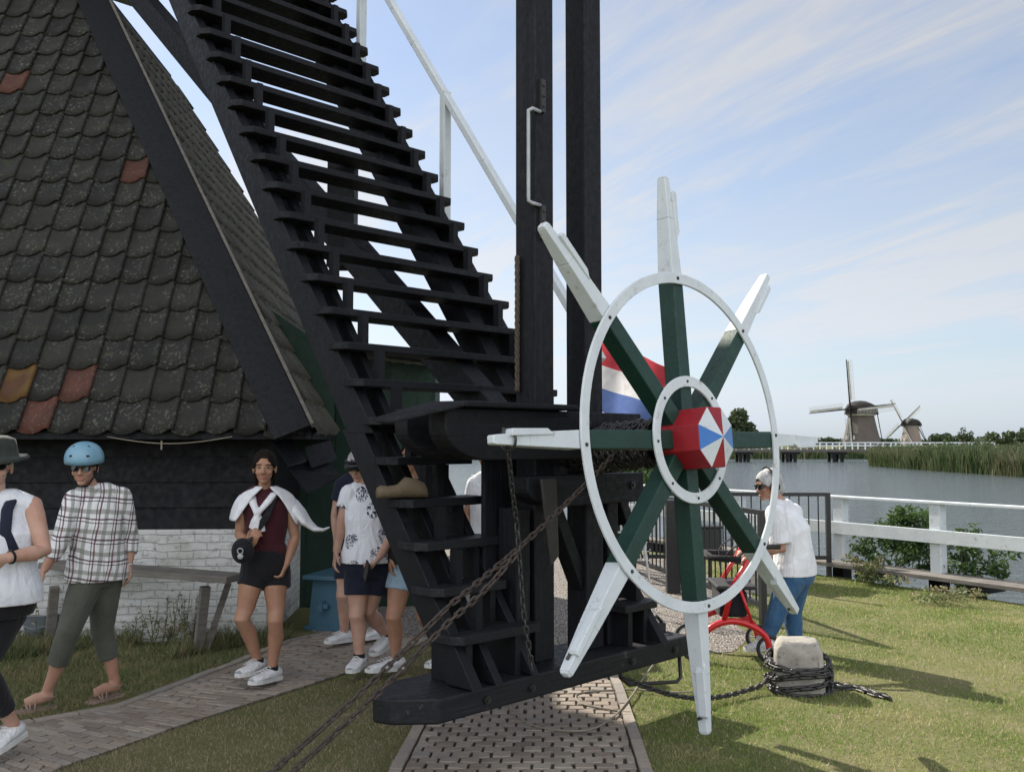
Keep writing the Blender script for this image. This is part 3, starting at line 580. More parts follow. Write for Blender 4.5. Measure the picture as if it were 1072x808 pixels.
# ------------------------------------------------------------------ capstan wheel
EPS = R_(4.5); nb = -Tb; AX = (nb*math.cos(EPS)+UP*math.sin(EPS)); WU = (UP*math.cos(EPS)-nb*math.sin(EPS)); WC = T(1.225, -.585, 1.665)
cw = thing('capstan_wheel', WC, 'large green and white spoked capstan wheel with red eight-sided hub', 'capstan wheel')
def Q(r, th, o=0): return WC+(Tt*math.cos(th)+WU*math.sin(th))*r+AX*o
def ring(ro, ri, o0, o1, nm, n=96):
    m = MB(); vs = []
    for i in range(n):
        th = 2*math.pi*i/n; vs += [Q(ri, th, o0), Q(ro, th, o0), Q(ro, th, o1), Q(ri, th, o1)]
    fs = []
    for i in range(n):
        a, b = i*4, ((i+1) % n)*4
        for q in range(4): fs.append((a+q, a+(q+1) % 4, b+(q+1) % 4, b+q))
    m.add(vs, fs); o = m.build(nm, RINGW, cw); 
    bm = bmesh.new(); bm.from_mesh(o.data); bmesh.ops.recalc_face_normals(bm, faces=bm.faces); bm.to_mesh(o.data); bm.free()
    o.modifiers.new('bevel', 'BEVEL').width = .003
    k = 8
    for i in range(k):
        th = 2*math.pi*i/k+.03; p = Q((ro+ri)/2, th, o1); b = MB(); b.ball(p, .010 if ro > .5 else .008, 8); b.build('ring_bolt', IRON, o)
    return o
ring(.888, .830, 0.0, .014, 'outer_ring'); ring(.335, .278, .0, .014, 'inner_ring')
for i in range(8):
    th = math.pi/4*i; rd = Tt*math.cos(th)+WU*math.sin(th); cwv = Tt*math.sin(th)-WU*math.cos(th); Lr = (1.46, 1.44, 1.44, 1.42, 1.41, 1.46, 1.50, 1.44)[i]
    fo = (-.003-.047)
    m = MB(); m.bar(Q(.10, th, -.052), Q(.86, th, -.052), .098, .10, cwv, .088, .10); sp_ = m.build('spoke', GREEN, cw, bevel=.006)
    m = MB()
    # white tip: tapering bar with a step (cleat) on the clockwise side
    m.bar(Q(.861, th, -.052), Q(1.20, th, -.050), .088, .098, cwv, .062, .078); m.bar(Q(1.20, th, -.050), Q(Lr-.012, th, -.048), .062, .078, cwv, .042, .050)
    m.bar(Q(Lr-.012, th, -.048), Q(Lr, th, -.048), .042, .050, cwv, .030, .036)
    m.build('spoke_tip', WHITE, sp_, bevel=.004)
    c = MB(); o_ = cwv*.034; pA, pB = Q(Lr-.36, th, -.05)+o_*.9, Q(Lr-.10, th, -.05)+o_*.72
    c.prism([pA-rd*.0-o_*.3, pA+rd*.045+cwv*.018, pB+cwv*.022, pB+rd*.012+cwv*.012, pB+rd*.012-o_*.3], AX*.05); c.build('cleat', WHITE, sp_, bevel=.004)
    k_ = MB(); k_.box(Q(Lr-.085, th, -.05)+cwv*.030, (.014, .014, .045), M.Rotation(th, 3, Tb)); k_.build('cleat_pin', IRON, sp_)
hb = MB(); RH = .168; oc = [math.pi/8+math.pi/4*i for i in range(8)]
hb.prism([Q(RH, t_, -.12) for t_ in oc], AX*.275); hub = hb.build('hub', RED, cw, bevel=.004)
apex = Q(0, 0, .20); cols = {0: BLUE, 1: WHITE, 2: RED, 3: WHITE, 4: BLUE, 5: WHITE, 6: RED, 7: WHITE}
for i in range(8):
    t0_, t1_ = oc[i-1], oc[i]; m = MB(); a, b_ = Q(RH-.004, t0_, .158), Q(RH-.004, t1_, .158); m.prism([a, b_, apex], -AX*.012); m.build('hub_face', cols[i], hub)
dr = MB(); dr.prism([Q(.095, t_, -.92) for t_ in oc], AX*.82); dr.build('drum', BLACK, cw, bevel=.003)
# rope and chain coils on the drum
cd = MB()
def link(m, c, ax, up, L=.05, wd=.030, r=.0048, n=10, k=5):
    ax = ax.normalized(); up = (up-ax*up.dot(ax)).normalized(); vs = []; hl = L/2-wd/2+r; R0 = wd/2-r
    for i in range(n):
        t_ = 2*math.pi*i/n; ca, sa = math.cos(t_), math.sin(t_); cen = c+ax*(hl*(1 if ca > 0 else -1)+R0*ca)+up*R0*sa; o1 = ax*ca+up*sa; o2 = ax.cross(up)
        for j in range(k):
            p = 2*math.pi*j/k; vs.append(cen+o1*math.cos(p)*r+o2*math.sin(p)*r)
    m.add(vs, [(i*k+j, ((i+1) % n)*k+j, ((i+1) % n)*k+(j+1) % k, i*k+(j+1) % k) for i in range(n) for j in range(k)])
def chain(m, P, L=.05, wd=.03, r=.0048, twist=0., **kk):
    P = [V(p) for p in P]; d = [0]
    for a, b in zip(P, P[1:]): d.append(d[-1]+(b-a).length)
    step = L-2.4*r; n = int(d[-1]/step); 
    for i in range(n):
        s = i*step; k = max(j for j in range(len(d)-1) if d[j] <= s+1e-9); a, b = P[k], P[k+1]; c = lerp(a, b, (s-d[k])/(d[k+1]-d[k])); ax = (b-a).normalized()
        u = ax.cross(V((0, 0, 1))); u = u.normalized() if u.length > .05 else V((1, 0, 0)); w_ = ax.cross(u); ang = (math.pi/2 if i % 2 else 0)+twist*i+rnd.uniform(-.25, .25)+.5
        link(m, c, ax, u*math.cos(ang)+w_*math.sin(ang), L, wd, r, **kk)
P_ = []
for i in range(300):
    th = i*.42; o = -.20-(i/300.)*.62; P_.append(WC+(Tt*math.cos(th)+WU*math.sin(th))*(.118+.008*math.sin(i*.31))+AX*o)
chain(cd, P_, .062, .038, .008, k=5, n=8)
P_ = [WC+(Tt*math.cos(i*.4+1)+WU*math.sin(i*.4+1))*(.104)+AX*(-.22-i/300*.58) for i in range(300)]; chain(cd, P_, .058, .036, .008, k=5, n=8)
cd.build('chain_coil', IRON, cw, smooth=True)
# iron strap at left spoke
m = MB(); m.tube([Q(1.30, math.pi, -.05)+Tt*.0+V((0, 0, 0))+(WU*math.cos(a_)*.047+AX*math.sin(a_)*.047) for a_ in [i*math.pi/8 for i in range(17)]], .006, 6); m.build('iron_strap', IRON, cw, smooth=True)
# ------------------------------------------------------------------ chains
def sag(a, b, s, n=24): return [lerp(a, b, i/n)-UP*s*math.sin(math.pi*i/n) for i in range(n+1)]
tip = Q(1.30, math.pi, -.05)-UP*.045
hang_end = at(560, 712, 4.45)
m = MB(); c_ = tip; chain(m, [tip, lerp(tip, at(540, 545, 4.30), .5)-UP*.01, at(541, 548, 4.30), at(548, 640, 4.36), at(559, 712, 4.40)], .046, .028, .0048, n=12, k=6)
m.build('hanging_chain', IRON, None, origin=tip, label='thin dark chain hanging from the left spoke of the wheel', cat='chain', smooth=True)
cA = WC+Tt*-.12+AX*-.42-UP*.05; cB = at(470, 634, 4.28); cC = at(280, 806, 3.95); cD = cC+(cC-cB).normalized()*.30
m = MB(); chain(m, sag(cA, cB, .03)+sag(cB, cD, .03)[1:], .052, .033, .0058, n=12, k=6, twist=.1)
m.build('tail_chain', RUST, None, origin=cD, label='long rusty chain slanting from the winch drum to the lower left', cat='chain', smooth=True)
m = MB(); cB2 = at(538, 570, 4.32); chain(m, sag(cB2+V((.02, 0, -.03)), at(470, 640, 4.26)+V((.01, 0, -.035)), .02)+sag(at(470, 640, 4.26)+V((.01, 0, -.035)), cD+V((.03, -.02, -.045)), .03)[1:], .052, .033, .0058, n=12, k=6, twist=.13)
m.build('tail_chain_return', RUST, None, origin=cD, label='second strand of rusty chain hooked back beneath the long slanting chain', cat='chain', smooth=True)
# stone bollard with wrapped chain
def stone_block(name, c, w, d, h, label, seed):
    bm = bmesh.new(); from mathutils import noise as nz
    n = 48; secs = [(0, 1.04), (.25, 1.02), (.5, 1.0), (.7, .985), (.80, .96), (.88, .90), (.95, .82), (.985, .76), (1.0, .70), (1.0, .35), (1.0, .01)]; rows = []
    for t, k in secs:
        row = []
        for i in range(n):
            a = 2*math.pi*i/n; ca, sa = math.cos(a), math.sin(a); x = math.copysign(abs(ca)**.28, ca)*w/2*k; y = math.copysign(abs(sa)**.28, sa)*d/2*k; p = V((x, y, h*t))
            p += V((x, y, h*.3*t)).normalized()*(nz.noise(p*9+V((seed, 0, 0)))*.012+nz.noise(p*26+V((seed, 0, 0)))*.006); row.append(bm.verts.new(p))
        rows.append(row)
    for a, b in zip(rows, rows[1:]):
        for i in range(n): bm.faces.new((a[i], a[(i+1) % n], b[(i+1) % n], b[i]))
    me = bpy.data.meshes.new(name); bm.to_mesh(me); bm.free(); me.materials.append(STONE); me.polygons.foreach_set('use_smooth', [True]*len(me.polygons))
    o = bpy.data.objects.new(name, me); COL.objects.link(o); o.location = c; o.rotation_euler = (0, 0, R_(-12)); return tag(o, label, 'stone block')
SB = gz(836, 722); stone_block('stone_bollard', SB, .31, .27, .335, 'pale stone mooring block with chain wrapped around it', 1.2)
s2_ = gz(790, 619); stone_block('stone_block', s2_, .42, .30, .22, 'low grey stone block on the grass behind the walking woman', 5.2)
m = MB()
for lay in range(6):
    P_ = []; zb = .035+lay*.033; n = 34
    for i in range(n+1):
        th = 2*math.pi*i/n; rx, ry = .195+.008*math.sin(lay*2+i), .178; P_.append(SB+V((rx*math.copysign(abs(math.cos(th))**.7, math.cos(th)), ry*math.copysign(abs(math.sin(th))**.7, math.sin(th)), zb+.035*math.sin(th*1.0+lay*1.3))))
    chain(m, P_, .075, .046, .0095, n=10, k=6)
hook = T(1.42, .05, .30); P0_ = SB+V((-.19, -.05, .10)); P_ = [P0_, P0_+V((-.10, -.05, -.05))]+sag(P0_+V((-.10, -.05, -.05)), hook, .10)[1:]; chain(m, P_, .058, .036, .0075, n=10, k=6)
m.build('mooring_chain', IRON, None, origin=SB, label='heavy dark chain wound round the stone block and tied to the beam', cat='chain', smooth=True)
m = MB(); Q1 = [gz(x, y)+UP*.014 for x, y in ((868, 716), (885, 720), (905, 724), (935, 735))]; Q2 = [gz(x, y)+UP*.014 for x, y in ((872, 722), (895, 722), (915, 729), (938, 732))]; chain(m, Q1, .075, .046, .0095); chain(m, Q2, .075, .046, .0095)
m.build('loose_chain_end', IRON, None, origin=gz(890, 722), label='loose end of heavy chain lying on the grass', cat='chain', smooth=True)
# thin ropes / hoses lying on the bricks
m = MB(); pts = [gz(x, y)+UP*z for x, y, z in ((530, 735, .03), (537, 748, .03), (560, 765, .03), (610, 770, .03), (640, 757, .03), (660, 735, .03), (672, 718, .04), (690, 702, .1))]
def smooth_path(P, n=6):
    o = []
    for i in range(len(P)-1):
        p0, p1, p2, p3 = P[max(i-1, 0)], P[i], P[i+1], P[min(i+2, len(P)-1)]
        for j in range(n):
            t = j/n; o.append(.5*((2*p1)+(p2-p0)*t+(2*p0-5*p1+4*p2-p3)*t*t+(-p0+3*p1-3*p2+p3)*t**3))
    return o+[P[-1]]
m.tube(smooth_path(pts), .006, 6); m.build('thin_cable', CORD, None, origin=gz(600, 770), label='thin pale cable curling across the brick walk', cat='cable', smooth=True)
m = MB(); pts = [gz(x, y)+UP*.022 for x, y in ((725, 727), (700, 728), (660, 725), (612, 728), (603, 733), (612, 741), (650, 748), (660, 749))]; m.tube(smooth_path(pts), .006, 6); m.build('ground_cord', CORD, None, origin=gz(640, 730), label='thin looped cord lying between brick walk and grass', cat='cord', smooth=True)
# brown wooden clog on a tread
k = 2; zc = SZ0+DZ*2; cg = MB(); cpos = T(.20, sline(2)+.10, zc); ax = (Tt*.9-Tb*.44).normalized(); sd_ = V((-ax.y, ax.x, 0))
secs = [(-.13, .030, .030, .035), (-.115, .045, .05, .045), (-.06, .050, .065, .055), (-.01, .047, .07, .06), (.03, .044, .045, .055), (.08, .05, .04, .045), (.12, .046, .043, .045), (.14, .03, .035, .045)]
pts = [cpos+ax*s+UP*(.005+h) for s, w_, h, q in secs]
vs = []; n = 14
for (s, w_, h, q) in secs:
    for i in range(n):
        th = 2*math.pi*i/n; vs.append(cpos+ax*(-s)+sd_*math.cos(th)*w_+UP*(max(0, .004+h*(1+math.sin(th))*.8)))
cg.add(vs, [(i*n+j, i*n+(j+1) % n, (i+1)*n+(j+1) % n, (i+1)*n+j) for i in range(len(secs)-1) for j in range(n)]+[tuple(range(n))[::-1], tuple(range((len(secs)-1)*n, len(secs)*n))])
cg.build('wooden_clog', CLOGM, None, origin=cpos, smooth=True, label='worn brown wooden clog lying on a stair tread', cat='clog')
# ------------------------------------------------------------------ white fence on the bank, boardwalk, railings
FP = V((4.12, 11.8, 0))
def fp(k, off=0, z=0): return FP-BD*k+nv*off+UP*z
wf = thing('white_fence', fp(0), 'white painted timber fence along the canal bank', 'fence')
ks = [3.93, 2.62, 1.31, 0, -1.7, -3.4, -5.1, -6.8, -8.5]
for k in ks:
    m = MB(); c = fp(k); m.bar(c-UP*.7, c+UP*.955, .13, .13, nv); m.build('fence_post', WHITE, wf, bevel=.006)
    m = MB(); m.bar(c-UP*.62, c+UP*.10, .16, .16, nv); m.build('dark_pile', BLACK, wf)
m = MB(); m.bar(fp(6, 0, .968), fp(-9, 0, .968), .16, .028, nv); m.build('top_rail', WHITE, wf, bevel=.004)
m = MB(); m.bar(fp(6, .085, .59), fp(-9, .085, .59), .035, .15, nv); m.build('middle_rail', WHITE, wf, bevel=.004)
bw2 = thing('plank_edging', fp(0, .05), 'long weathered plank walkway at the foot of the white fence', 'walkway')
for i in range(3):
    m = MB(); o = .13-.0+i*-.14+.15; m.bar(fp(6, o, .16), fp(-9, o, .16), .13, .045, nv); m.build('plank', TIMBER, bw2, bevel=.004)
for k in (3.2, 1.9, .5, -1.2, -3.2):
    m = MB(); m.bar(fp(k, .34, .09), fp(k, -.2, .09), .12, .10, BD); m.bar(fp(k, .2, -.9), fp(k, .2, .05), .11, .11, nv); m.build('support', BLACK, bw2)
def railing(name, p0, p1, z0, z1, n, label, fw=.045, loose=None):
    r = thing(name, (p0+p1)/2, label, 'railing'); d = (p1-p0).normalized()
    for (a, b) in ((p0+UP*z1, p1+UP*z1), (p0+UP*z0, p1+UP*z0)): m = MB(); m.bar(a, b, .05, fw, V((-d.y, d.x, 0))); m.build('rail', IRON2, r)
    for p in (p0, p1): m = MB(); m.bar(p, p+UP*(z1+.02), .055, .055, d); m.build('end_post', IRON2, r)
    for i in range(1, n): p = lerp(p0, p1, i/n); m = MB(); m.tube([p+UP*z0, p+UP*z1], .0085, 6); m.build('baluster', IRON2, r)
    return r
ra, rb_ = at(764, 500, 11.55), at(866, 500, 11.55); ra.z = rb_.z = 0
railing('black_railing', V((1.1, 11.75, 0)), V((3.89, 11.6, 0)), .24, 1.01, 24, 'black metal railing joined to the white fence post')
railing('railing_gate', V((1.45, 12.2, 0)), at(797, 533, 8.6).xy.to_3d(), .18, 1.01, 30, 'black metal gate leaf standing open towards the gravel')
m = MB(); p = at(704, 540, 10.4).xy.to_3d(); m.bar(p, p+UP*1.02, .15, .12, V((1, 0, 0))); m.build('black_gate_post', IRON2, None, origin=p, label='thick black gate post behind the capstan wheel', cat='post', bevel=.01)
p = at(743, 566, 10.9); m = MB(); m.box(p+UP*.0, (.24, .2, .30)); m.box(p+UP*.165, (.27, .23, .03)); m.tube([V((p.x, p.y, 0)), p-UP*.15], .025, 8); m.build('litter_bin', IRON2, None, origin=V((p.x, p.y, 0)), label='small dark litter bin on a post by the gate', cat='bin', bevel=.015)
# wire lattice panel, white
lp = MB(); A_ = at(641, 520, 9.2); nL = 7
for i in range(nL+1):
    lp.tube([A_+V((i*.032, 0, 0)), A_+V((i*.032+.12, 0, -.62))], .005, 5); lp.tube([A_+V((-.02+i*.014, 0, -i*.088)), A_+V((.27+i*.014, 0, -i*.088))], .004, 5)
for s_ in (0, .24): lp.tube([A_+V((s_, 0, .02)), A_+V((s_+.16, 0, -A_.z))], .012, 6)
lp.build('wire_rack', paint('white_wire', (.55, .55, .53), None, .4, 9, .1), None, origin=V((A_.x, A_.y, 0)), label='leaning white wire rack seen between frame and wheel', cat='rack')
# ------------------------------------------------------------------ vegetation
def leafcloud(n, cen, rad, size, asp=.4, rs=None, lump=.35, seedk=0, droop=0):
    """small leaf quads in an uneven lumpy volume around several sub-clumps"""
    r_ = np.random.default_rng(int(abs(cen[0]*97+cen[1]*31+seedk)) % 99991); K = max(5, int(14)); 
    cc = r_.normal(0, .5, (K, 3)); cc /= np.maximum(1, np.linalg.norm(cc, axis=1, keepdims=True)); cr = r_.uniform(.25, .5, K)
    idx = r_.integers(0, K, n); d = r_.normal(0, 1, (n, 3)); d /= np.linalg.norm(d, axis=1, keepdims=True); p = cc[idx]+d*(cr[idx]*r_.random(n)**.35)[:, None]
    p = p*np.array(rad)+np.array(cen)
    a = r_.normal(0, 1, (n, 3)); a[:, 2] -= droop; a /= np.linalg.norm(a, axis=1, keepdims=True); b = r_.normal(0, 1, (n, 3)); b -= a*(a*b).sum(1, keepdims=True); b /= np.linalg.norm(b, axis=1, keepdims=True)
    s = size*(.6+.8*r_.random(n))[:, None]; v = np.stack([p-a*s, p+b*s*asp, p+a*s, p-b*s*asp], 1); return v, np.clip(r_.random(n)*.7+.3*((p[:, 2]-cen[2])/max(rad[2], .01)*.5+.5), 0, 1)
def shrub(name, spots, label, stems, mat=LEAFM, size=.035, asp=.33, cat='shrub', group=None):
    base = V(stems[0][0]); r = thing(name, base, label, cat, group); vs = []; ts = []
    for i, (c, rad, n) in enumerate(spots): v, t = leafcloud(int(n*1.8), c, rad, size, asp, seedk=i); vs.append(v); ts.append(t)
    fast_mesh('foliage', np.concatenate(vs), 4, mat, np.concatenate(ts), parent=r)
    m = MB()
    for a, b in stems: a, b = V(a), V(b); m.tube([a, lerp(a, b, .5)+V((.03, 0, .02)), b], [.012, .008, .004], 6)
    m.build('stems', BARK, r); return r
def fpx(px, py, k): p = fp(k, -.35); return at(px, py, p.y)
def sh(px, py, D, w_, h_, n): c = at(px, py, D); return (tuple(c), (w_, .3, h_), n)
shrub('bank_shrub', [sh(903, 575, 11.9, .26, .22, 260), sh(935, 572, 11.7, .42, .34, 800), sh(960, 560, 11.5, .26, .36, 500), sh(958, 540, 11.5, .22, .12, 170), sh(972, 590, 11.3, .3, .2, 380)], 'leafy willow shrub growing through the white fence left of its second post', [((c := at(935, 612, 11.8)).x and tuple(c), tuple(at(905, 560, 11.8))), (tuple(c), tuple(at(940, 545, 11.6))), (tuple(c), tuple(at(960, 538, 11.5)))])
shrub('bank_shrub', [sh(1003, 580, 10.9, .22, .26, 260), sh(1035, 585, 10.6, .28, .24, 420), sh(1010, 605, 10.7, .36, .14, 260), sh(1010, 553, 10.7, .07, .07, 40)], 'thinner willow shrub beyond the fence right of its second post', [(tuple(c2 := at(1000, 625, 10.8)), tuple(at(1040, 580, 10.7))), (tuple(c2), tuple(at(1008, 553, 10.7))), (tuple(c2), tuple(at(1020, 600, 10.6)))])
shrub('edge_weed', [sh(905, 592, 11.0, .2, .14, 320), sh(925, 604, 10.9, .3, .08, 260)], 'dry scrubby weed hanging over the plank walkway', [(tuple(at(915, 612, 11.0)), tuple(at(905, 590, 11.0)))], WEEDM, .022, .5, 'plant')
shrub('edge_weed', [sh(990, 622, 9.75, .5, .05, 420)], 'low dry weeds at the lawn edge below the second fence post', [(tuple(at(990, 628, 9.75)), tuple(at(985, 618, 9.75)))], WEEDM, .02, .4, 'plant')
shrub('far_shrub', [sh(655, 495, 16.5, .6, .35, 900), sh(685, 500, 17, .5, .25, 500)], 'bright bush beyond the white fence seen under the winch drum', [(tuple(at(660, 520, 16.5)), tuple(at(655, 495, 16.5)))], LEAFM, .05)
# weeds along plinth
def weed(px, py, D, h, label, n=9, fl=False, w_=.25):
    b = at(px, py, D); b.z = 0; r = thing('wall_weed', b, label, 'plant', 'weeds along the plinth'); m = MB(); vs = []
    rr = np.random.default_rng(int(px*7)); n2 = n*16
    for i in range(n):
        p = b+V((rr.uniform(-w_, w_), rr.uniform(-.1, .1), 0)); q = p+V((rr.normal(0, .06), rr.normal(0, .05), h*rr.uniform(.5, 1.05))); m.tube([p, lerp(p, q, .5)+V((.01, 0, 0)), q], [.004, .003, .0015], 5)
        for j in range(16):
            t = rr.uniform(.1, 1); c = lerp(p, q, t); a = V(rr.normal(0, 1, 3)).normalized()*rr.uniform(.02, .045); s_ = V(rr.normal(0, 1, 3)).normalized()*.009; vs.append([c, c+a*.5+s_, c+a, c+a*.5-s_])
    fast_mesh('foliage', np.array(vs), 4, WEEDM, rr.random(len(vs)), parent=r); m.build('stems', paint('weed_stem_%d' % px, (.09, .10, .04), None, .8, 9, .1), r)
weed(148, 668, 7.75, .38, 'tall weedy plant left of the clump beside the trestle bench'); weed(172, 670, 7.8, .26, 'short tangled weeds beneath the middle of the trestle bench', 12); weed(196, 672, 7.75, .42, 'tall pale weed clump right beside the bench trestle', 12)
weed(95, 672, 7.8, .25, 'low weeds behind the legs of the helmeted woman', 10); weed(12, 676, 7.7, .30, 'weeds left of the zinc bucket', 12); weed(232, 668, 7.85, .16, 'small weeds between trestle legs and plinth corner', 8)
# far trees
def tree(px, py_top, D, wpx, label, zb=-.3, n=1500, name='broadleaf_tree', base_off=0):
    top = at(px, py_top, D); W_ = wpx/F*D; h = top.z-zb; c = V((top.x, D, zb+h*.58)); r = thing(name, V((top.x, D, zb)), label, 'tree', 'far trees on the horizon')
    v, t = leafcloud(n, tuple(c), (W_*.5, W_*.4, h*.48), W_*.045+.10, .7, seedk=int(px)); fast_mesh('crown', v, 4, FARM, t, parent=r)
    m = MB(); m.tube([V((c.x, c.y, zb)), V((c.x+.1, c.y, zb+h*.3)), c], [h*.035, h*.025, h*.012], 8)
    for s_ in (-1, 1): m.tube([V((c.x, c.y, zb+h*.3)), V((c.x+s_*W_*.25, c.y, zb+h*.62))], [h*.018, h*.008], 6)
    m.build('trunk', BARK, r)
TR = [(771, 434, 170, 36, 'round dark tree right of the capstan hub'), (648, 452, 260, 26, 'small far tree seen just above the winch drum'), (757, 446, 190, 22, 'low dark tree left behind the round dark tree'),
      (706, 446, 260, 30, 'far tree mostly behind the red hub'), (742, 452, 240, 34, 'low far tree behind the wheel spokes'), (985, 454, 330, 28, 'rounded grey-green tree right of the smaller windmill'), (1010, 451, 280, 14, 'pointed tree above the reed bed'), (1030, 458, 300, 24, 'low tree right of the pointed tree'), (1055, 452, 210, 34, 'large pale willow at the right edge above the reeds'), (1080, 451, 200, 34, 'willow cut by the right edge of the view'),
      (868, 459, 420, 22, 'tiny far tree left of the bigger windmill'), (928, 460, 400, 18, 'tiny far tree between the two windmills'), (1000, 458, 360, 34, 'broad low tree behind the reed bed'), (820, 461, 420, 50, 'low far hedge-like tree behind the bridge'), (560, 456, 300, 60, 'far tree behind the black posts')]
for px, py, D, wpx, lb in TR: tree(px, py, D, wpx, lb, n=2200 if wpx > 20 else 1000)
# distant flat tree belt
v1, t1 = [], []
for i in range(46):
    px = 420+i*15; D = 520+60*math.sin(i*1.7); c = at(px, 462-2.5*abs(math.sin(i*2.3)), D); v, t = leafcloud(260, (c.x, D, 1.2), (9, 5, 2.6), .9, .6, seedk=i); v1.append(v); t1.append(t)
fast_mesh('tree_belt', np.concatenate(v1), 4, FARM, np.concatenate(t1), label='thin dark tree belt along the horizon', cat='trees', kind='stuff')
# reed bed on the right bank and far left reeds
def reeds(name, poly, n, h0, h1, wd, label, zb=-.6):
    P = np.array(poly); x = rng.uniform(P[:, 0].min(), P[:, 0].max(), n); y = rng.uniform(P[:, 1].min(), P[:, 1].max(), n); k = inpoly(x, y, poly); x, y = x[k], y[k]; n = len(x)
    h = rng.uniform(h0, h1, n)*(.86+.16*np.sin(x*.9+np.sin(y*.6)*2)*np.cos(y*.35+x*.3)); a = rng.uniform(0, math.pi, n); dx, dy = np.cos(a)*wd, np.sin(a)*wd*.5; lx, ly = rng.normal(.12, .25, n), rng.normal(0, .25, n); v = np.zeros((n, 4, 3))
    v[:, 0] = np.stack([x-dx, y-dy, x*0+zb], 1); v[:, 1] = np.stack([x+dx, y+dy, x*0+zb], 1); v[:, 2] = np.stack([x+lx*.5+dx*.7, y+ly*.5+dy, zb+h*.7], 1); v[:, 3] = np.stack([x+lx, y+ly, zb+h], 1)
    return fast_mesh(name, v, 4, REEDM, rng.random(n), label=label, cat='reeds', kind='stuff')
reeds('reed_bed', [(33.4, 44), (33.0, 60), (33.4, 78), (34.2, 90), (37, 96.5), (46, 100), (60, 103.5), (60, 90), (44, 80), (44, 44)], 150000, 1.45, 2.2, .045, 'tall green reed bed along the right bank of the canal')
v1, t1 = [], []
for i in range(34):
    x = 33.9+random.random()*2.2 if i < 20 else 36+random.random()*20; y = 46+42*random.random() if i < 20 else 92+8*random.random(); hh_ = random.uniform(.5, 1.15); v, t = leafcloud(420, (x, y, -.45+hh_), (random.uniform(.8, 1.9), random.uniform(1, 2.5), hh_), .13, .35, seedk=i); v1.append(v); t1.append(t)
fast_mesh('bank_scrub', np.concatenate(v1), 4, REEDM, np.concatenate(t1), label='clumpy green scrub growing among the reeds on the right bank', cat='scrub', kind='stuff')
reeds('far_reeds', [(20, 128), (61, 128), (61, 132), (-40, 134), (-40, 129)], 16000, 1.2, 2.1, .12, 'dark reeds on the far bank below the bridge')
# ------------------------------------------------------------------ bridge and far windmills
br = thing('timber_bridge', V((38, 110, -.6)), 'long low timber footbridge with white railings crossing the canal', 'bridge')
x0, x1, YB = 8, 56, 110
m = MB(); m.box(((x0+x1)/2, YB, .70), (x1-x0, 2.4, .30)); m.build('deck', paint('bridge_timber', (.10, .09, .08), None, .9, 3, .4), br)
for yy in (YB-1.15, YB+1.15):
    for zz_ in (1.62, 1.28): m = MB(); m.box(((x0+x1)/2, yy, zz_), (x1-x0, .09, .13)); m.build('railing_bar', WHITE, br)
    for i in range(33): x = x0+(x1-x0)*i/32; m = MB(); m.box((x, yy, 1.22), (.11, .11, .85)); m.build('railing_post', WHITE, br)
for i in range(9):
    x = x0+2.2+(x1-x0-4.4)*i/8
    for s_ in (-.9, .9): m = MB(); m.box((x, YB+s_, -.4), (.32, .3, 2.0)); m.box((x+.9, YB+s_, -.4), (.32, .3, 2.0)); m.build('pile', BLACKB, br)
    m = MB(); m.box((x+.45, YB-1.0, .40), (2.0, .25, .28)); m.build('pile_cap', BLACKB, br)
MB1 = paint('mill_thatch', (.075, .062, .056), (.10, .085, .075), .95, .3, .5); MB2 = paint('mill_brick', (.22, .18, .15), (.17, .14, .12), .95, .3, .5); CAPM = paint('mill_cap_thatch', (.018, .015, .014), None, .95, .5, .5)
SAILW = paint('mill_sail_cloth', (.50, .50, .48), None, .8, 1, .1)
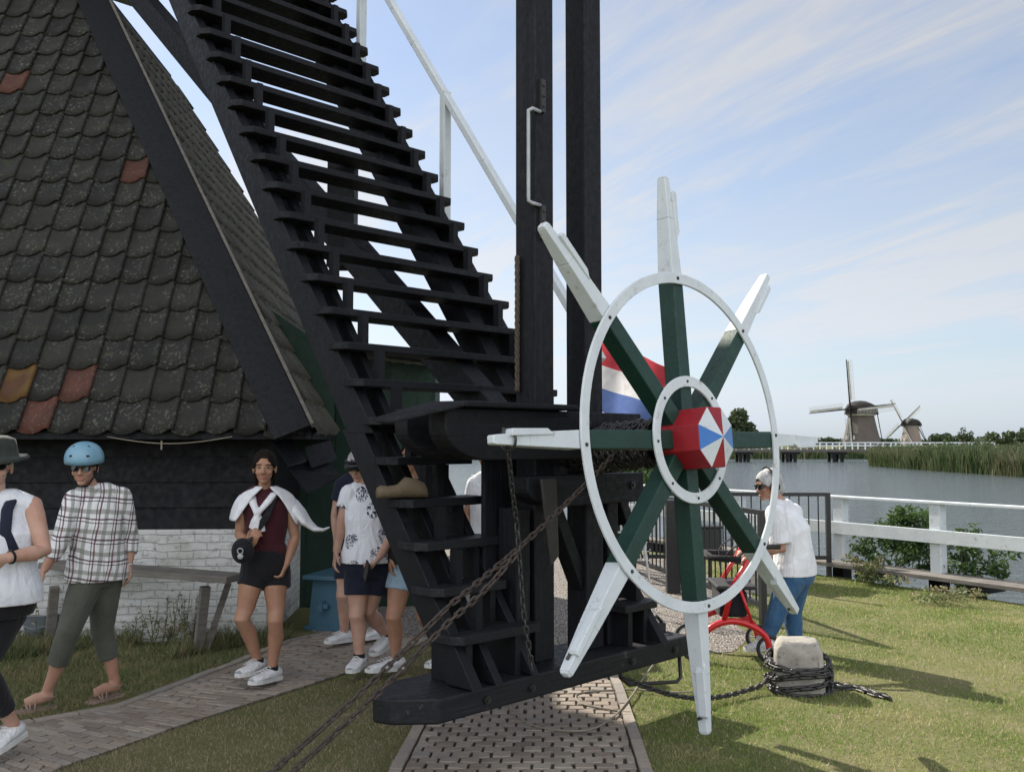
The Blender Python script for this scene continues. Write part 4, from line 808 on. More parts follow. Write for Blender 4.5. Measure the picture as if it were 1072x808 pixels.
def far_mill(c, s, yaw, sails, body_mat, label, base=5.2, top=3.3, ht=9.2, nseg=8):
    r = thing('far_windmill', c, label, 'windmill'); rot = M.Rotation(yaw, 3, 'Z')
    def L(x, y, z): return c+rot @ V((x*s, y*s, z*s))
    m = MB(); vs = []; prof = [(0, base), (.25, base*.93), (.6, base*.78), (1, top)]
    for zf, rr in prof: vs += [L(rr*math.cos(2*math.pi*(i+.5)/nseg), rr*math.sin(2*math.pi*(i+.5)/nseg), ht*zf) for i in range(nseg)]
    m.add(vs, [(j*nseg+i, j*nseg+(i+1) % nseg, (j+1)*nseg+(i+1) % nseg, (j+1)*nseg+i) for j in range(3) for i in range(nseg)]+[tuple(range(3*nseg, 4*nseg))]); m.build('tower', body_mat, r)
    m = MB(); m.tube([L(0, 0, ht-.15), L(0, 0, ht+.25)], (top+.35)*s, 16); m.build('cap_ring', SAILW, r)
    # boat shaped cap
    m = MB(); secs = [(-4.2, 1.8, 2.4), (-2.4, 3.5, 3.5), (0, 4.1, 3.7), (2.6, 3.6, 3.2), (4.8, 1.8, 2.0)]; vs = []; n = 9
    for (x, w_, h) in secs: vs += [L(x, w_*math.cos(math.pi*i/(n-1)), ht+.2+h*math.sin(math.pi*i/(n-1))**.8) for i in range(n)]
    m.add(vs, [(j*n+i, j*n+i+1, (j+1)*n+i+1, (j+1)*n+i) for j in range(len(secs)-1) for i in range(n-1)]+[tuple(range(n)), tuple(range((len(secs)-1)*n, len(secs)*n))]); m.build('cap', CAPM, r)
    hubp = L(-4.6, 0, ht+1.6); m = MB(); m.tube([L(-3.4, 0, ht+1.5), L(-5.0, 0, ht+1.7)], .35*s, 8); m.build('windshaft', BLACKB, r)
    for q, ang in enumerate(sails):
        d = rot @ V((0, math.cos(ang), math.sin(ang))); d2 = rot @ V((0, -math.sin(ang), math.cos(ang))); fw = rot @ V((-1, 0, 0)); Ls = 13.2*s
        m = MB(); m.bar(hubp, hubp+d*Ls, .36*s, .36*s, d2, .16*s, .16*s); sp2 = m.build('sail_stock', BLACKB, r)
        m = MB(); a0 = hubp+d*2.2*s; 
        for i in range(26): p = hubp+d*(2.2+10.6*i/25)*s; m.bar(p-d2*.25*s, p+d2*1.75*s+fw*.25*s, .05*s, .05*s)
        for t_ in (.6, 1.15, 1.7): m.bar(hubp+d*2.2*s+d2*t_*s+fw*.1*s, hubp+d*12.9*s+d2*t_*s+fw*.1*s, .05*s, .05*s)
        m.prism([hubp+d*2.4*s+d2*.15*s, hubp+d*12.7*s+d2*.15*s, hubp+d*12.7*s+d2*(.75)*s, hubp+d*2.4*s+d2*.75*s], fw*.04*s); m.build('sail_lattice', SAILW, sp2)
    # tail poles and long spreader
    m = MB(); m.bar(L(3.4, 0, ht+1.0), L(9.4, 0, .9), .3*s, .3*s); m.build('tail_pole', BLACKB, r)
    for s_ in (-1, 1): m = MB(); m.bar(L(.6, s_*4.3, ht+1.2), L(9.0, s_*.4, 1.4), .18*s, .18*s); m.build('tail_brace', BLACKB, r)
    m = MB(); m.bar(L(.6, -4.6, ht+1.2), L(.6, 4.6, ht+1.2), .25*s, .25*s); m.build('spreader', BLACKB, r)
    for zf, yy in ((.35, -.6), (.35, 1.4)): m = MB(); p = L(-base*.86, yy, ht*zf); m.box(p, (.3*s, .8*s, 1.1*s), rot); m.build('window', SAILW, r)
    return r
D1 = 250; c1 = at(902, 463, D1); c1.z = -.3; far_mill(c1, 1.0, R_(-55)+math.radians(90), [R_(86), R_(176), R_(266), R_(-4)], MB1, 'bigger dark thatched windmill beyond the bridge')
D2 = 420; c2_ = at(954, 463, D2); c2_.z = -.3; far_mill(c2_, .98, R_(20), [R_(55), R_(145), R_(235), R_(325)], MB2, 'smaller paler windmill to the right with crossed sails')
# house beyond the round tree
hs = thing('far_house', V((42.5, 165, -.3)), 'pale flat-roofed house beside the round dark tree', 'house'); hm = MB(); hx = at(797, 463, 165).x
hm.box((hx, 165, 1.4), (3.6, 5, 3.2)); hm.build('wall', WHITE, hs); hm = MB(); hm.box((hx, 165, 3.25), (4.2, 5.6, .5)); hm.build('roof', BLACKB, hs); hm = MB(); hm.box((hx, 162.45, 1.9), (2.4, .1, 1.0)); hm.build('window', IRON2, hs)
# ------------------------------------------------------------------ flag
fl = thing('flagpole', V((.98, 13.0, 0)), 'flagpole hidden by the second black post flying a red white and blue flag', 'flag'); fl.location = at(614, 463, 13.0).xy.to_3d()
m = MB(); b_ = V(fl.location); m.tube([b_, b_+UP*3.6], .03, 10); m.ball(b_+UP*3.62, .05, 10); m.build('pole', WHITE, fl)
nu, nvv = 24, 12; fmats = [paint('flag_red', (.42, .045, .06), None, .8, 9, .1), paint('flag_white', (.58, .57, .57), None, .8, 9, .1), paint('flag_blue', (.10, .15, .34), None, .8, 9, .1)]
for mm_ in fmats:   # thin cloth lets some light through
    t_ = mm_.node_tree; p_ = t_.nodes['Principled BSDF']; tr = t_.nodes.new('ShaderNodeBsdfTranslucent'); t_.links.new(p_.inputs['Base Color'].links[0].from_socket, tr.inputs[0]); mx_ = t_.nodes.new('ShaderNodeMixShader'); mx_.inputs[0].default_value = .5
    t_.links.new(p_.outputs[0], mx_.inputs[1]); t_.links.new(tr.outputs[0], mx_.inputs[2]); t_.links.new(mx_.outputs[0], t_.nodes['Material Output'].inputs[0])
ptop = at(614, 355, 13.0).z; Lf, Hf = 1.45, .98
def flagpt(u, v): return b_+V((.03+u*Lf*.86-v*.06*u, -.05+.09*math.sin(u*11+v*2.2)*min(1, u*3)-u*.15, ptop-b_.z-v*Hf*(1-.12*u)-.36*u-.12*u*u+.012*math.sin(u*13+v)))
for band in range(3):
    m = MB(); vs = []; nb_ = 5
    for i in range(nu+1):
        for j in range(nb_+1): vs.append(flagpt(i/nu, (band+j/nb_)/3))
    m.add(vs, [(i*(nb_+1)+j, (i+1)*(nb_+1)+j, (i+1)*(nb_+1)+j+1, i*(nb_+1)+j+1) for i in range(nu) for j in range(nb_)]); m.build('flag_stripe', fmats[band], fl, smooth=True)
# ------------------------------------------------------------------ small things by the wall
bk = gz(46, 672); m = MB(); 
r0, r1, hh = .115, .155, .235; nn_ = 24; vs = []
for (rr, z_) in ((r0, 0), (r0+.004, .004), (lerp(r0, r1, .5), hh*.5), (lerp(r0, r1, .52)+.004, hh*.52), (r1, hh), (r1+.007, hh+.004), (r1+.005, hh+.012), (r1-.006, hh), (r0-.004, .02)):
    vs += [bk+V((rr*math.cos(2*math.pi*i/nn_)*1.15, rr*math.sin(2*math.pi*i/nn_), z_)) for i in range(nn_)]
m.add(vs, [(j*nn_+i, j*nn_+(i+1) % nn_, (j+1)*nn_+(i+1) % nn_, (j+1)*nn_+i) for j in range(8) for i in range(nn_)]+[tuple(range(8*nn_, 9*nn_)), tuple(range(nn_))[::-1]])
bo = thing('zinc_bucket', bk, 'grey zinc bucket standing in the grass against the white plinth', 'bucket'); m.build('bucket_shell', ZINC, bo, smooth=True)
m = MB(); m.tube([bk+V((-.17, 0, hh-.01)), bk+V((-.16, -.13, hh-.06)), bk+V((0, -.19, hh-.09)), bk+V((.16, -.13, hh-.06)), bk+V((.17, 0, hh-.01))], .004, 6); m.build('bail_handle', ZINC, bo)
# trestle bench with weathered plank
tb2 = thing('plank_bench', gz(150, 668), 'weathered grey plank bench on crossed legs along the white wall', 'bench')
pa, pb = at(52, 590, 7.75), at(247, 605, 7.30); m = MB(); m.bar(pa, pb, .26, .05, (pb-pa).cross(UP)); m.build('seat_plank', TIMBER, tb2, bevel=.006)
for (px, D) in ((222, 7.45), (66, 7.75)):
    f_ = at(px, 612, D)
    for a_, b2 in (((-.02, -.10), (-.10, .0)), ((.10, .10), (-.06, .06))):
        m = MB(); m.bar(f_+V((a_[0], a_[1], 0)), V((f_.x+b2[0], f_.y+b2[1], 0)), .07, .05); m.build('leg', TIMBER, tb2)
# blue bench seen end-on
bb = thing('blue_bench', gz(337, 662), 'small blue painted plank bench standing on the gravel by the green porch', 'bench')
c = gz(337, 661); axb = V((.28, .96, 0)).normalized(); sdb = V((axb.y, -axb.x, 0)); Lb = .50
m = MB(); m.bar(c-axb*.06+UP*.47, c+axb*Lb+UP*.47, .33, .035, sdb); m.build('seat', BENCHB, bb, bevel=.004)
for s_ in (.04, Lb-.12):
    b_ = c+axb*s_; m = MB(); m.prism([b_-sdb*.155+UP*.03, b_+sdb*.155+UP*.03, b_+sdb*.115+UP*.45, b_-sdb*.115+UP*.45], axb*.035); m.build('end_panel', BENCHB, bb, bevel=.003)
    m = MB(); m.bar(b_+axb*.018+UP*.018-sdb*.19, b_+axb*.018+UP*.018+sdb*.19, .07, .036, axb); m.build('foot', BENCHB, bb, bevel=.003)
m = MB(); m.bar(c-axb*.04+UP*.22, c+axb*(Lb-.02)+UP*.22, .03, .09, sdb); m.build('stretcher', BENCHB, bb); m = MB(); m.box(c-axb*.005+UP*.22, (.10, .03, .035)); m.build('wedge', BENCHB, bb)
#PEOPLE#
# ------------------------------------------------------------------ people
def skinmat(nm, c, c2): 
    m = MT(nm, .5, 0, .35); m.color(m.mix(m.rng(m.noise(m.obj, 9, 6), .35, .65), c, c2)); m.p.inputs['Subsurface Weight'].default_value = .15; m.p.inputs['Subsurface Radius'].default_value = (.02, .008, .004); m.bump(m.noise(m.obj, 60, 4), .15, .004); return m.m
SK_A = skinmat('skin_fair', (.40, .24, .17), (.33, .17, .12)); SK_B = skinmat('skin_tanned', (.37, .205, .135), (.31, .16, .10)); SK_C = skinmat('skin_pale', (.47, .30, .23), (.40, .22, .16))
def cloth(nm, c, c2=None, sc=14, rough=.85): 
    m = MT(nm, rough, 0, .2); c2 = c2 or tuple(x*.8 for x in c); n = m.noise(m.obj, sc*.5, 5, .6, .6); m.color(m.mix(m.rng(n, .35, .65), c, c2)); m.p.inputs['Sheen Weight'].default_value = .1
    fo = m.noise(m.map(m.obj, (1.6, 1.6, .7), (.25, .3, 0)), sc*.55, 3, .5, 1.6); m.bump(m.math('ADD', m.math('MULTIPLY', fo, 2.2), m.math('ADD', n, m.math('MULTIPLY', m.noise(m.obj, 160, 2), .15))), .55, .013); return m.m
CW = cloth('white_cotton', (.72, .73, .76)); CWS = cloth('white_shirt_cloth', (.66, .68, .73)); CBK = cloth('black_cloth', (.012, .012, .015)); CNV = cloth('navy_cloth', (.014, .018, .035)); CMR = cloth('maroon_cloth', (.055, .012, .018)); COL_ = cloth('olive_cloth', (.085, .090, .072), (.065, .07, .056)); CJN = cloth('blue_jeans', (.025, .075, .16), (.045, .11, .20)); CLB = cloth('pale_blue_cloth', (.30, .42, .52)); CSL = cloth('rust_cloth', (.4, .3, .25))
SHOE = cloth('white_shoe', (.70, .71, .72), (.58, .59, .60), 30, .6); SOLE = paint('shoe_sole', (.62, .62, .60), None, .6, 10, .1); STRAP = paint('sandal_leather', (.26, .18, .145), None, .6, 10, .2)
HAIRD = paint('dark_hair', (.007, .0045, .0035), (.014, .009, .007), .8, 30, 1, .15, grain=(1, 1, .2)); HAIRG = paint('grey_hair', (.50, .50, .50), (.20, .20, .21), .7, 28, 1, grain=(1, 1, .25)); HATM = cloth('dark_olive_felt', (.028, .034, .030)); HELM = paint('helmet_shell', (.17, .32, .42), (.15, .29, .39), .35, 3, .05)
LENS = paint('dark_lens', (.008, .008, .010), None, .12, 9, .0); LIP = skinmat('lips', (.38, .16, .13), (.34, .14, .12)); EYEW = paint('eye_white', (.28, .25, .24), None, .5, 9, .0); EYED = paint('eye_iris', (.02, .012, .01), None, .2, 9, .0); BROW = paint('brow_hair', (.03, .02, .015), None, .8, 9, .1)
def m_plaid():
    m = MT('plaid_cotton', .85, 0, .2); s = m.n('ShaderNodeSeparateXYZ'); n = m.n('ShaderNodeVectorMath'); n.operation = 'ADD'; k = m.n('ShaderNodeVectorMath'); k.operation = 'SCALE'; k.inputs['Scale'].default_value = .04
    nz = m.n('ShaderNodeTexNoise'); m.l(m.obj, nz.inputs[0]); nz.inputs['Scale'].default_value = 5; m.l(nz.outputs[1], k.inputs[0]); m.l(m.obj, n.inputs[0]); m.l(k.outputs[0], n.inputs[1])
    mp = m.map(n.outputs[0], (1, 1, 1), (0, R_(-9), 0)); m.l(mp, s.inputs[0])
    def band(x, per, off, wd): return m.math('LESS_THAN', m.math('PINGPONG', m.math('ADD', x, off+40*per), per/2), wd/2)
    hx = m.math('ADD', s.outputs[0], m.math('MULTIPLY', s.outputs[1], .6)); hz_ = s.outputs[2]; col = (.66, .66, .66)
    for (ax, per, off, wd, c, a) in ((hx, .120, .0, .026, (.16, .17, .14), .65), (hz_, .125, .02, .026, (.16, .17, .14), .65), (hx, .120, .045, .010, (.11, .02, .04), .85), (hz_, .125, .064, .010, (.06, .02, .035), .85), (hx, .120, .065, .006, (.03, .02, .03), .85), (hz_, .125, .086, .006, (.05, .02, .03), .85)):
        col = m.mix(m.math('MULTIPLY', band(ax, per, off, wd), a), col, c)
    m.color(col); nn_ = m.noise(m.map(m.obj, (1.6, 1.6, .7), (.25, .3, 0)), 8, 3, .5, 1.6); m.bump(nn_, .8, .026); return m.m
def m_floral():
    m = MT('floral_cotton', .85, 0, .2); v = m.voro(m.map(m.obj, (1, .5, .8)), 8.5); n = m.noise(m.obj, 60, 4, .6, 1.2); f = m.math('MULTIPLY', m.math('LESS_THAN', v, .42), m.math('GREATER_THAN', n, .50))
    m.color(m.mix(f, (.70, .72, .78), (.03, .035, .07))); m.bump(m.noise(m.map(m.obj, (1.6, 1.6, .7), (.25, .3, 0)), 8, 3, .5, 1.3), .8, .026); return m.m
PLAID = m_plaid(); FLOR = m_floral()
def remeshed(mb, name, mat, parent, vox=.008, sm=3, **kw):
    o = mb.build(name, mat, parent); r = o.modifiers.new('r', 'REMESH'); r.mode = 'VOXEL'; r.voxel_size = vox; s = o.modifiers.new('s', 'SMOOTH'); s.iterations = sm; s.factor = .5
    bpy.context.view_layer.update(); dg = bpy.context.evaluated_depsgraph_get(); me = bpy.data.meshes.new_from_object(o.evaluated_get(dg)); o.modifiers.clear(); old = o.data; o.data = me; bpy.data.meshes.remove(old); me.name = name
    if not me.materials: me.materials.append(mat)
    me.polygons.foreach_set('use_smooth', [True]*len(me.polygons)); return tag(o, **kw)
def basis(fwd, up=UP, tilt=0):
    f = V(fwd).normalized(); r = f.cross(UP).normalized(); u = r.cross(f); return M((r, f, u)).transposed()
def hand(m, wr, dirn, palmn, L=.175, side=1, curl=.5, thumb=True):
    """palm + five fingers. dirn: along the hand, palmn: out of the palm, side: thumb side sign"""
    d = V(dirn).normalized(); n = V(palmn); n = (n-d*n.dot(d)).normalized(); s = d.cross(n)*side; pl = L*.52
    m.tube([wr-d*.02, wr+d*.02, wr+d*pl*.5, wr+d*pl, wr+d*(pl+.012)], [(.021, .024), (.017, .030), (.0145, .039), (.0135, .040), (.009, .034)], 12, xdir=n)
    for i in range(4):
        off = (.030, .010, -.010, -.029)[i]; fl_ = L*(.40, .45, .42, .33)[i]; p = wr+d*(pl-.005)+s*off; r0_ = (.0088, .009, .0086, .0078)[i]; P = [p]; a = curl*(.45+.12*i); dd = (d+s*off*4).normalized()
        for q in range(3): dd2 = (dd*math.cos(a)+n*math.sin(a)).normalized(); P.append(P[-1]+dd2*fl_*(.42, .32, .26)[q]); a += curl*.75
        m.tube(P, [r0_*1.08, r0_, r0_*.92, r0_*.72], 8)
    if thumb:
        p = wr+d*.018+s*.024; P = [p, p+(d*.6+s*.65+n*.25).normalized()*.040, p+(d*.6+s*.65+n*.25).normalized()*.040+(d*.9+s*.2+n*.3).normalized()*.032, p+(d*.6+s*.65+n*.25).normalized()*.040+(d*.9+s*.1+n*.45).normalized()*.055]
        m.tube(P, [.0135, .0115, .0095, .007], 8)
def head(m, c, B, k=1.0, neck=None, nose=1.0):
    def L(x, y, z): return c+B @ V((x*k, y*k, z*k))
    R3 = B
    m.ball(L(0, -.012, .032), (.074*k, .093*k, .083*k), 24, 14, R3); m.ball(L(0, .022, -.030), (.0565*k, .066*k, .080*k), 20, 12, R3); m.ball(L(0, .058, -.092), (.026*k, .026*k, .020*k), 14, 8, R3); m.ball(L(0, .050, -.060), (.036*k, .034*k, .032*k), 14, 8, R3)
    m.tube([L(0, .080, .012), L(0, .092, -.008), L(0, .106*nose, -.030), L(0, .098, -.040)], [.007*k, .009*k, .012*k, .008*k], 10)
    for s in (-1, 1):
        m.ball(L(s*.012, .090, -.033), (.008*k, .010*k, .007*k), 10, 6, R3); m.ball(L(s*.074, -.008, -.012), (.010*k, .020*k, .033*k), 12, 8, R3); m.ball(L(s*.036, .060, -.030), (.022*k, .020*k, .022*k), 12, 8, R3); m.ball(L(s*.030, .074, .030), (.024*k, .012*k, .009*k), 12, 6, R3)
def face_bits(c, B, k, par, eyes=True, glasses=False):
    def L(x, y, z): return c+B @ V((x*k, y*k, z*k))
    m = MB(); m.ball(L(0, .0855, -.064), (.022*k, .008*k, .0045*k), 14, 6, B); m.ball(L(0, .0845, -.071), (.018*k, .009*k, .005*k), 14, 6, B); m.build('lips', LIP, par, smooth=True)
    if eyes:
        for s in (-1, 1):
            m = MB(); m.ball(L(s*.030, .075, .004), (.0125*k, .0085*k, .0052*k), 12, 6, B); q = m.build('eye', EYEW, par, smooth=True); m = MB(); m.ball(L(s*.030, .0815, .004), (.0058*k, .0045*k, .006*k), 10, 6, B); m.build('iris', EYED, q, smooth=True)
            m = MB(); m.tube([L(s*.013, .089, .022), L(s*.03, .087, .028), L(s*.049, .073, .022)], [.0018*k, .0024*k, .0012*k], 6); m.build('eyebrow', BROW, par)
    if glasses:
        g_ = MB(); 
        for s in (-1, 1):
            ring_ = [L(s*(.033+.025*math.copysign(abs(math.cos(a))**.7, math.cos(a))), .100-.004*abs(math.cos(a))-(.010 if s*math.cos(a)*s > .5 else 0)*1, .003+.019*math.copysign(abs(math.sin(a))**.8, math.sin(a))) for a in [2*math.pi*i/18 for i in range(18)]]
            g_.prism(ring_, B @ V((0, -.006*k, 0)))
            g_.bar(L(s*.058, .094, .012), L(s*.078, -.005, .010), .004*k, .009*k)
        g_.bar(L(-.012, .101, .010), L(.012, .101, .010), .006*k, .006*k); g_.build('sunglasses', LENS, par)
def hair_shell(c, B, k, mat, par, front=.045, low=-.02, back=-.06, thick=1.09, extra=None, nm='hair'):
    n, mm = 110, 64; m = MB(); vs = []; cc = c+B @ V((0, -.016*k, .030*k)); rad = V((.076*k*thick, .095*k*thick, .086*k*thick))
    def P(i, j): th = math.pi*i/mm; ph = 2*math.pi*j/n; return V((math.sin(th)*math.cos(ph), math.sin(th)*math.sin(ph), math.cos(th)))
    for i in range(mm+1):
        for j in range(n): p = P(i, j); q = 1+.012*math.sin(j*.9+2*math.sin(i*.11))*math.sin(i*.05)+.010*math.sin(j*.37+i*.08); vs.append(cc+B @ V((p.x*rad.x*q, p.y*rad.y*q, p.z*rad.z*q)))
    fs = []
    for i in range(mm):
        for j in range(n):
            p = P(i+.5, j+.5); x, y, z = p.x*rad.x, p.y*rad.y-.016*k, p.z*rad.z+.03*k
            hl = (.070 if abs(p.x) < .30 else .070-.13*(abs(p.x)-.30))*k
            if y > .02*k and z < hl: continue
            if y > -.022*k and z < -.005*k: continue
            if z < back*k: continue
            fs.append((i*n+j, (i+1)*n+j, (i+1)*n+(j+1) % n, i*n+(j+1) % n))
    m.add(vs, fs)
    if extra: extra(m)
    o = m.build(nm, mat, par, smooth=True); s = o.modifiers.new('solid', 'SOLIDIFY'); s.thickness = .012*k; s.offset = -1; return o
def shoe(par, heel, toe, mat=SHOE, up=UP, h=.075, nm='shoe', w=.045, sole=True):
    d = (toe-heel).normalized(); L = (toe-heel).length; s = d.cross(up).normalized(); u = s.cross(d); m = MB(); n = 14; vs = []
    sec = [(-.02, .5, .55), (.02, .85, .95), (.25, .95, 1.0), (.42, .92, .88), (.6, 1.05, .62), (.8, 1.05, .50), (.94, .8, .40), (1.0, .42, .26)]
    for (t, ww, hh_) in sec:
        for i in range(n):
            a = 2*math.pi*i/n; z = math.sin(a); vs.append(heel+d*L*t+s*math.cos(a)*w*ww+u*(.012+h*hh_*(.5+.5*z)))
    m.add(vs, [(i*n+j, (i+1)*n+j, (i+1)*n+(j+1) % n, i*n+(j+1) % n) for i in range(len(sec)-1) for j in range(n)]+[tuple(range(n))[::-1], tuple(range((len(sec)-1)*n, len(sec)*n))])
    o = m.build(nm, mat, par, smooth=True)
    if sole:
        q = MB(); out_ = []
        for t, ww in ((-.05, .55), (0, .9), (.3, 1.0), (.55, 1.08), (.8, 1.12), (.95, .85), (1.04, .4)): out_.append((t, ww))
        poly_ = [heel+d*L*t+s*w*ww+u*.0 for t, ww in out_]+[heel+d*L*t-s*w*ww+u*.0 for t, ww in reversed(out_)]; q.prism(poly_, u*.024); q.build('sole', SOLE, o)
        lc = MB()
        for i in range(4): t = .40+.10*i; hh_ = .024+h*(.92-.85*(t-.35)); lc.tube([heel+d*L*t+s*.022+u*(hh_*.96), heel+d*L*t+u*(hh_+.004), heel+d*L*t-s*.022+u*(hh_*.96)], .003, 5)
        lc.build('laces', SOLE, o)
    return o
def footwear(par, J, s, w=.047, h=.078):
    an, to = V(J['an'+s]), V(J['to'+s]); d = (to-an); he = V((an.x, an.y, max(an.z-.080, .0)))-V((d.x, d.y, 0)).normalized()*.062
    t2 = V((to.x, to.y, max(to.z-.022, .0)))+V((d.x, d.y, 0)).normalized()*.03; ax = (t2-he).normalized(); up = (UP-ax*ax.dot(UP)).normalized(); return shoe(par, he, t2, w=w, h=h, up=up)
def sandal(par, heel, toe):
    d = (toe-heel).normalized(); s = d.cross(UP).normalized(); L = (toe-heel).length; q = MB(); pts = [(-.05, .6), (0, .85), (.3, .85), (.6, 1.1), (.85, 1.0), (1.03, .5)]
    q.prism([heel+d*L*t+s*.042*w_ for t, w_ in pts]+[heel+d*L*t-s*.042*w_ for t, w_ in reversed(pts)], UP*.016)
    for t, t2, w_, h in ((.78, .70, .043, .030), (.62, .66, .042, .046), (.42, .55, .040, .060)): q.tube([heel+d*L*lerp(t, t2, i/8)+s*w_*math.cos(math.pi*i/8)+UP*(.016+h*math.sin(math.pi*i/8)) for i in range(9)], .0045, 6)
    q.tube([heel+d*L*.17+d*.045*math.cos(2*math.pi*i/16)+s*.040*math.sin(2*math.pi*i/16)+UP*(.078) for i in range(17)], .0045, 6)
    q.build('sandal', STRAP, par)
def person(label, J, skin, fwd, headfwd=None, k=1.0, build=1.0, **o):
    """J: joints as world points. a = the viewer's left side of the body, b = the viewer's right"""
    J = {q: V(p) for q, p in J.items()}; base = V((J['pel'].x, J['pel'].y, 0)); r = thing('person', base, label, 'person'); B = basis(headfwd or fwd)
    fwd = V(fwd).normalized(); sx = (J['shb']-J['sha']); sx.z = 0; sx.normalize()
    m = MB(); g_ = build; pel, ch, nk = J['pel'], J['chest'], J['neck']; mid = lerp(pel, ch, .5)
    m.tube([pel-UP*.09, pel-UP*.03, pel+UP*.04, mid, lerp(mid, ch, .6), ch, lerp(ch, nk, .55), lerp(ch, nk, .85)], [(.12*g_, .09*g_), (.165*g_, .115*g_), (.16*g_, .110*g_), (.130*g_, .098*g_), (.145*g_, .105*g_), (.155*g_, .108*g_), (.150, .085), (.09, .06)], 24, xdir=sx)
    hc = J['head']; m.tube([lerp(ch, nk, .6), nk, hc-B @ V((0, .012, .05*k)), hc], [(.066, .058), (.050*g_, .050*g_), (.044*g_, .048*g_), (.042, .048)], 16, xdir=sx)
    head(m, hc, B, k)
    m.tube([J['sha'], lerp(J['sha'], nk, .5)+UP*.01, lerp(J['shb'], nk, .5)+UP*.01, J['shb']], [.050, .055, .055, .050], 12)
    for s in 'ab':
        sh_, el, wr = J['sh'+s], J['el'+s], J['wr'+s]; m.tube([sh_+UP*.005, lerp(sh_, el, .2), lerp(sh_, el, .55), el, lerp(el, wr, .28), lerp(el, wr, .7), wr], [v*(.6+.4*g_) for v in (.050, .052, .045, .037, .039, .030, .025)], 14)
        m.ball(sh_, .054*(.6+.4*g_), 14); hd_ = J.get('hd'+s, wr+(wr-el).normalized()*.1); nrm = o.get('palm'+s, -sx if s == 'b' else sx); hand(m, wr, hd_-wr, nrm, .17, o.get('thumb'+s, 1), o.get('curl'+s, .55))
        hp, kn, an = J['hp'+s], J['kn'+s], J['an'+s]; bend = fwd*.012
        m.tube([hp+UP*.05, hp-UP*.02, lerp(hp, kn, .35)+bend, lerp(hp, kn, .8), kn+bend, lerp(kn, an, .12), lerp(kn, an, .33)-bend*1.2, lerp(kn, an, .65)-bend*.4, lerp(kn, an, .9), an, an-UP*.03], [v*(.55+.45*g_) for v in (.085, .092, .084, .062, .056, .053, .057, .043, .034, .035, .034)], 16)
        to = J['to'+s]; he = V((an.x, an.y, max(an.z-.065, .02)))-(to-an).normalized()*.03
        fk = o.get('foot', .62); m.tube([he+UP*.012, an-UP*.035, lerp(an, to, .5)-UP*(.01 if fk > .9 else .024), lerp(an, to, 1 if fk > .9 else .85)+UP*(.004 if fk > .9 else -.004)], [(.030*fk, .030*fk), (.034*fk, .032*fk), (.038*fk, .022*fk), (.030*fk, .012*fk)], 12)
    remeshed(m, 'body', skin, r, .0062, 2)
    face_bits(hc, B, k, r, o.get('eyes', True), o.get('glasses', False))
    return r, B
def legs_cloth(r, J, mat, fr_, nm, gap=.012, k=1.0, flare=1.0, pelw=.175, fwd=None, top=.10, pd=.125):
    J = {q: V(p) for q, p in J.items()}; sx = (J['hpb']-J['hpa']); sx.z = 0; sx.normalize(); m = MB(); pel = J['pel']
    m.tube([pel+UP*top, pel+UP*.03, pel-UP*.04, pel-UP*.10], [(pelw*.90, pd*.95), (pelw, pd), (pelw*1.04, pd*1.04), (pelw*.95, pd*.9)], 24, xdir=sx)
    rr = [.098, .105, .094, .074, .068, .063, .062, .052, .047, .045]
    for s in 'ab':
        hp, kn, an = J['hp'+s], J['kn'+s], J['an'+s]; P = [hp+UP*.05, hp-UP*.02, lerp(hp, kn, .35), lerp(hp, kn, .8), kn, lerp(kn, an, .12), lerp(kn, an, .33), lerp(kn, an, .65), lerp(kn, an, .85), an]; L = [0, .05, .35, .8, 1, 1.12, 1.33, 1.65, 1.85, 2.0]; Q_, R2 = [], []
        for i, (p, l, q) in enumerate(zip(P, L, rr)):
            if l <= fr_: Q_.append(p); R2.append((q*k+gap*.3)*(1+(flare-1)*l/max(fr_, .1)))
            else:
                t = (fr_-L[i-1])/(l-L[i-1]); Q_.append(lerp(P[i-1], p, t)); R2.append((lerp(rr[i-1], q, t)*k+gap*.3)*flare); break
        m.tube(Q_, R2, 18)
    return remeshed(m, nm, mat, r, .008, 3)
def top_cloth(r, J, mat, nm, sleeve=.9, hem=-.02, g_=1.0, loose=1.0, neckw=.5, sr=.062, shape=None):
    J = {q: V(p) for q, p in J.items()}; sx = (J['shb']-J['sha']); sx.z = 0; sx.normalize(); m = MB(); pel, ch, nk = J['pel'], J['chest'], J['neck']; mid = lerp(pel, ch, .5)
    sec = shape or [(pel+UP*hem, (.178*g_*loose, .130*g_*loose)), (pel+UP*(hem+.07), (.176*g_*loose, .130*g_*loose)), (mid, (.150*g_*loose, .120*g_*loose)), (lerp(mid, ch, .6), (.160*g_, .125*g_)), (ch, (.168*g_, .125*g_)), (lerp(ch, nk, .55), (.160, .098)), (lerp(ch, nk, .86), (.10, .07)), (lerp(ch, nk, 1.0), (.066, .062))]
    m.tube([p for p, _ in sec], [q for _, q in sec], 26, xdir=sx)
    m.tube([J['sha'], lerp(J['sha'], nk, .5)+UP*.012, lerp(J['shb'], nk, .5)+UP*.012, J['shb']], [.056, .064, .064, .056], 12)
    if sleeve > 0:
        for s in 'ab':
            sh_, el, wr = J['sh'+s], J['el'+s], J['wr'+s]; P = [sh_+UP*.004, lerp(sh_, el, .3)]; 
            if sleeve <= 1: P = [sh_+UP*.004, lerp(sh_, el, sleeve*.5), lerp(sh_, el, sleeve)]; m.tube(P, [sr, sr*1.0, sr*1.02], 16)
            else: P += [lerp(sh_, el, .7), el, lerp(el, wr, (sleeve-1)*.5), lerp(el, wr, sleeve-1)]; m.tube(P, [sr, sr*.98, sr*.88, sr*.80, sr*.74, sr*.72], 16)
            m.ball(sh_, sr*1.02, 14)
    return remeshed(m, nm, mat, r, .008, 3)
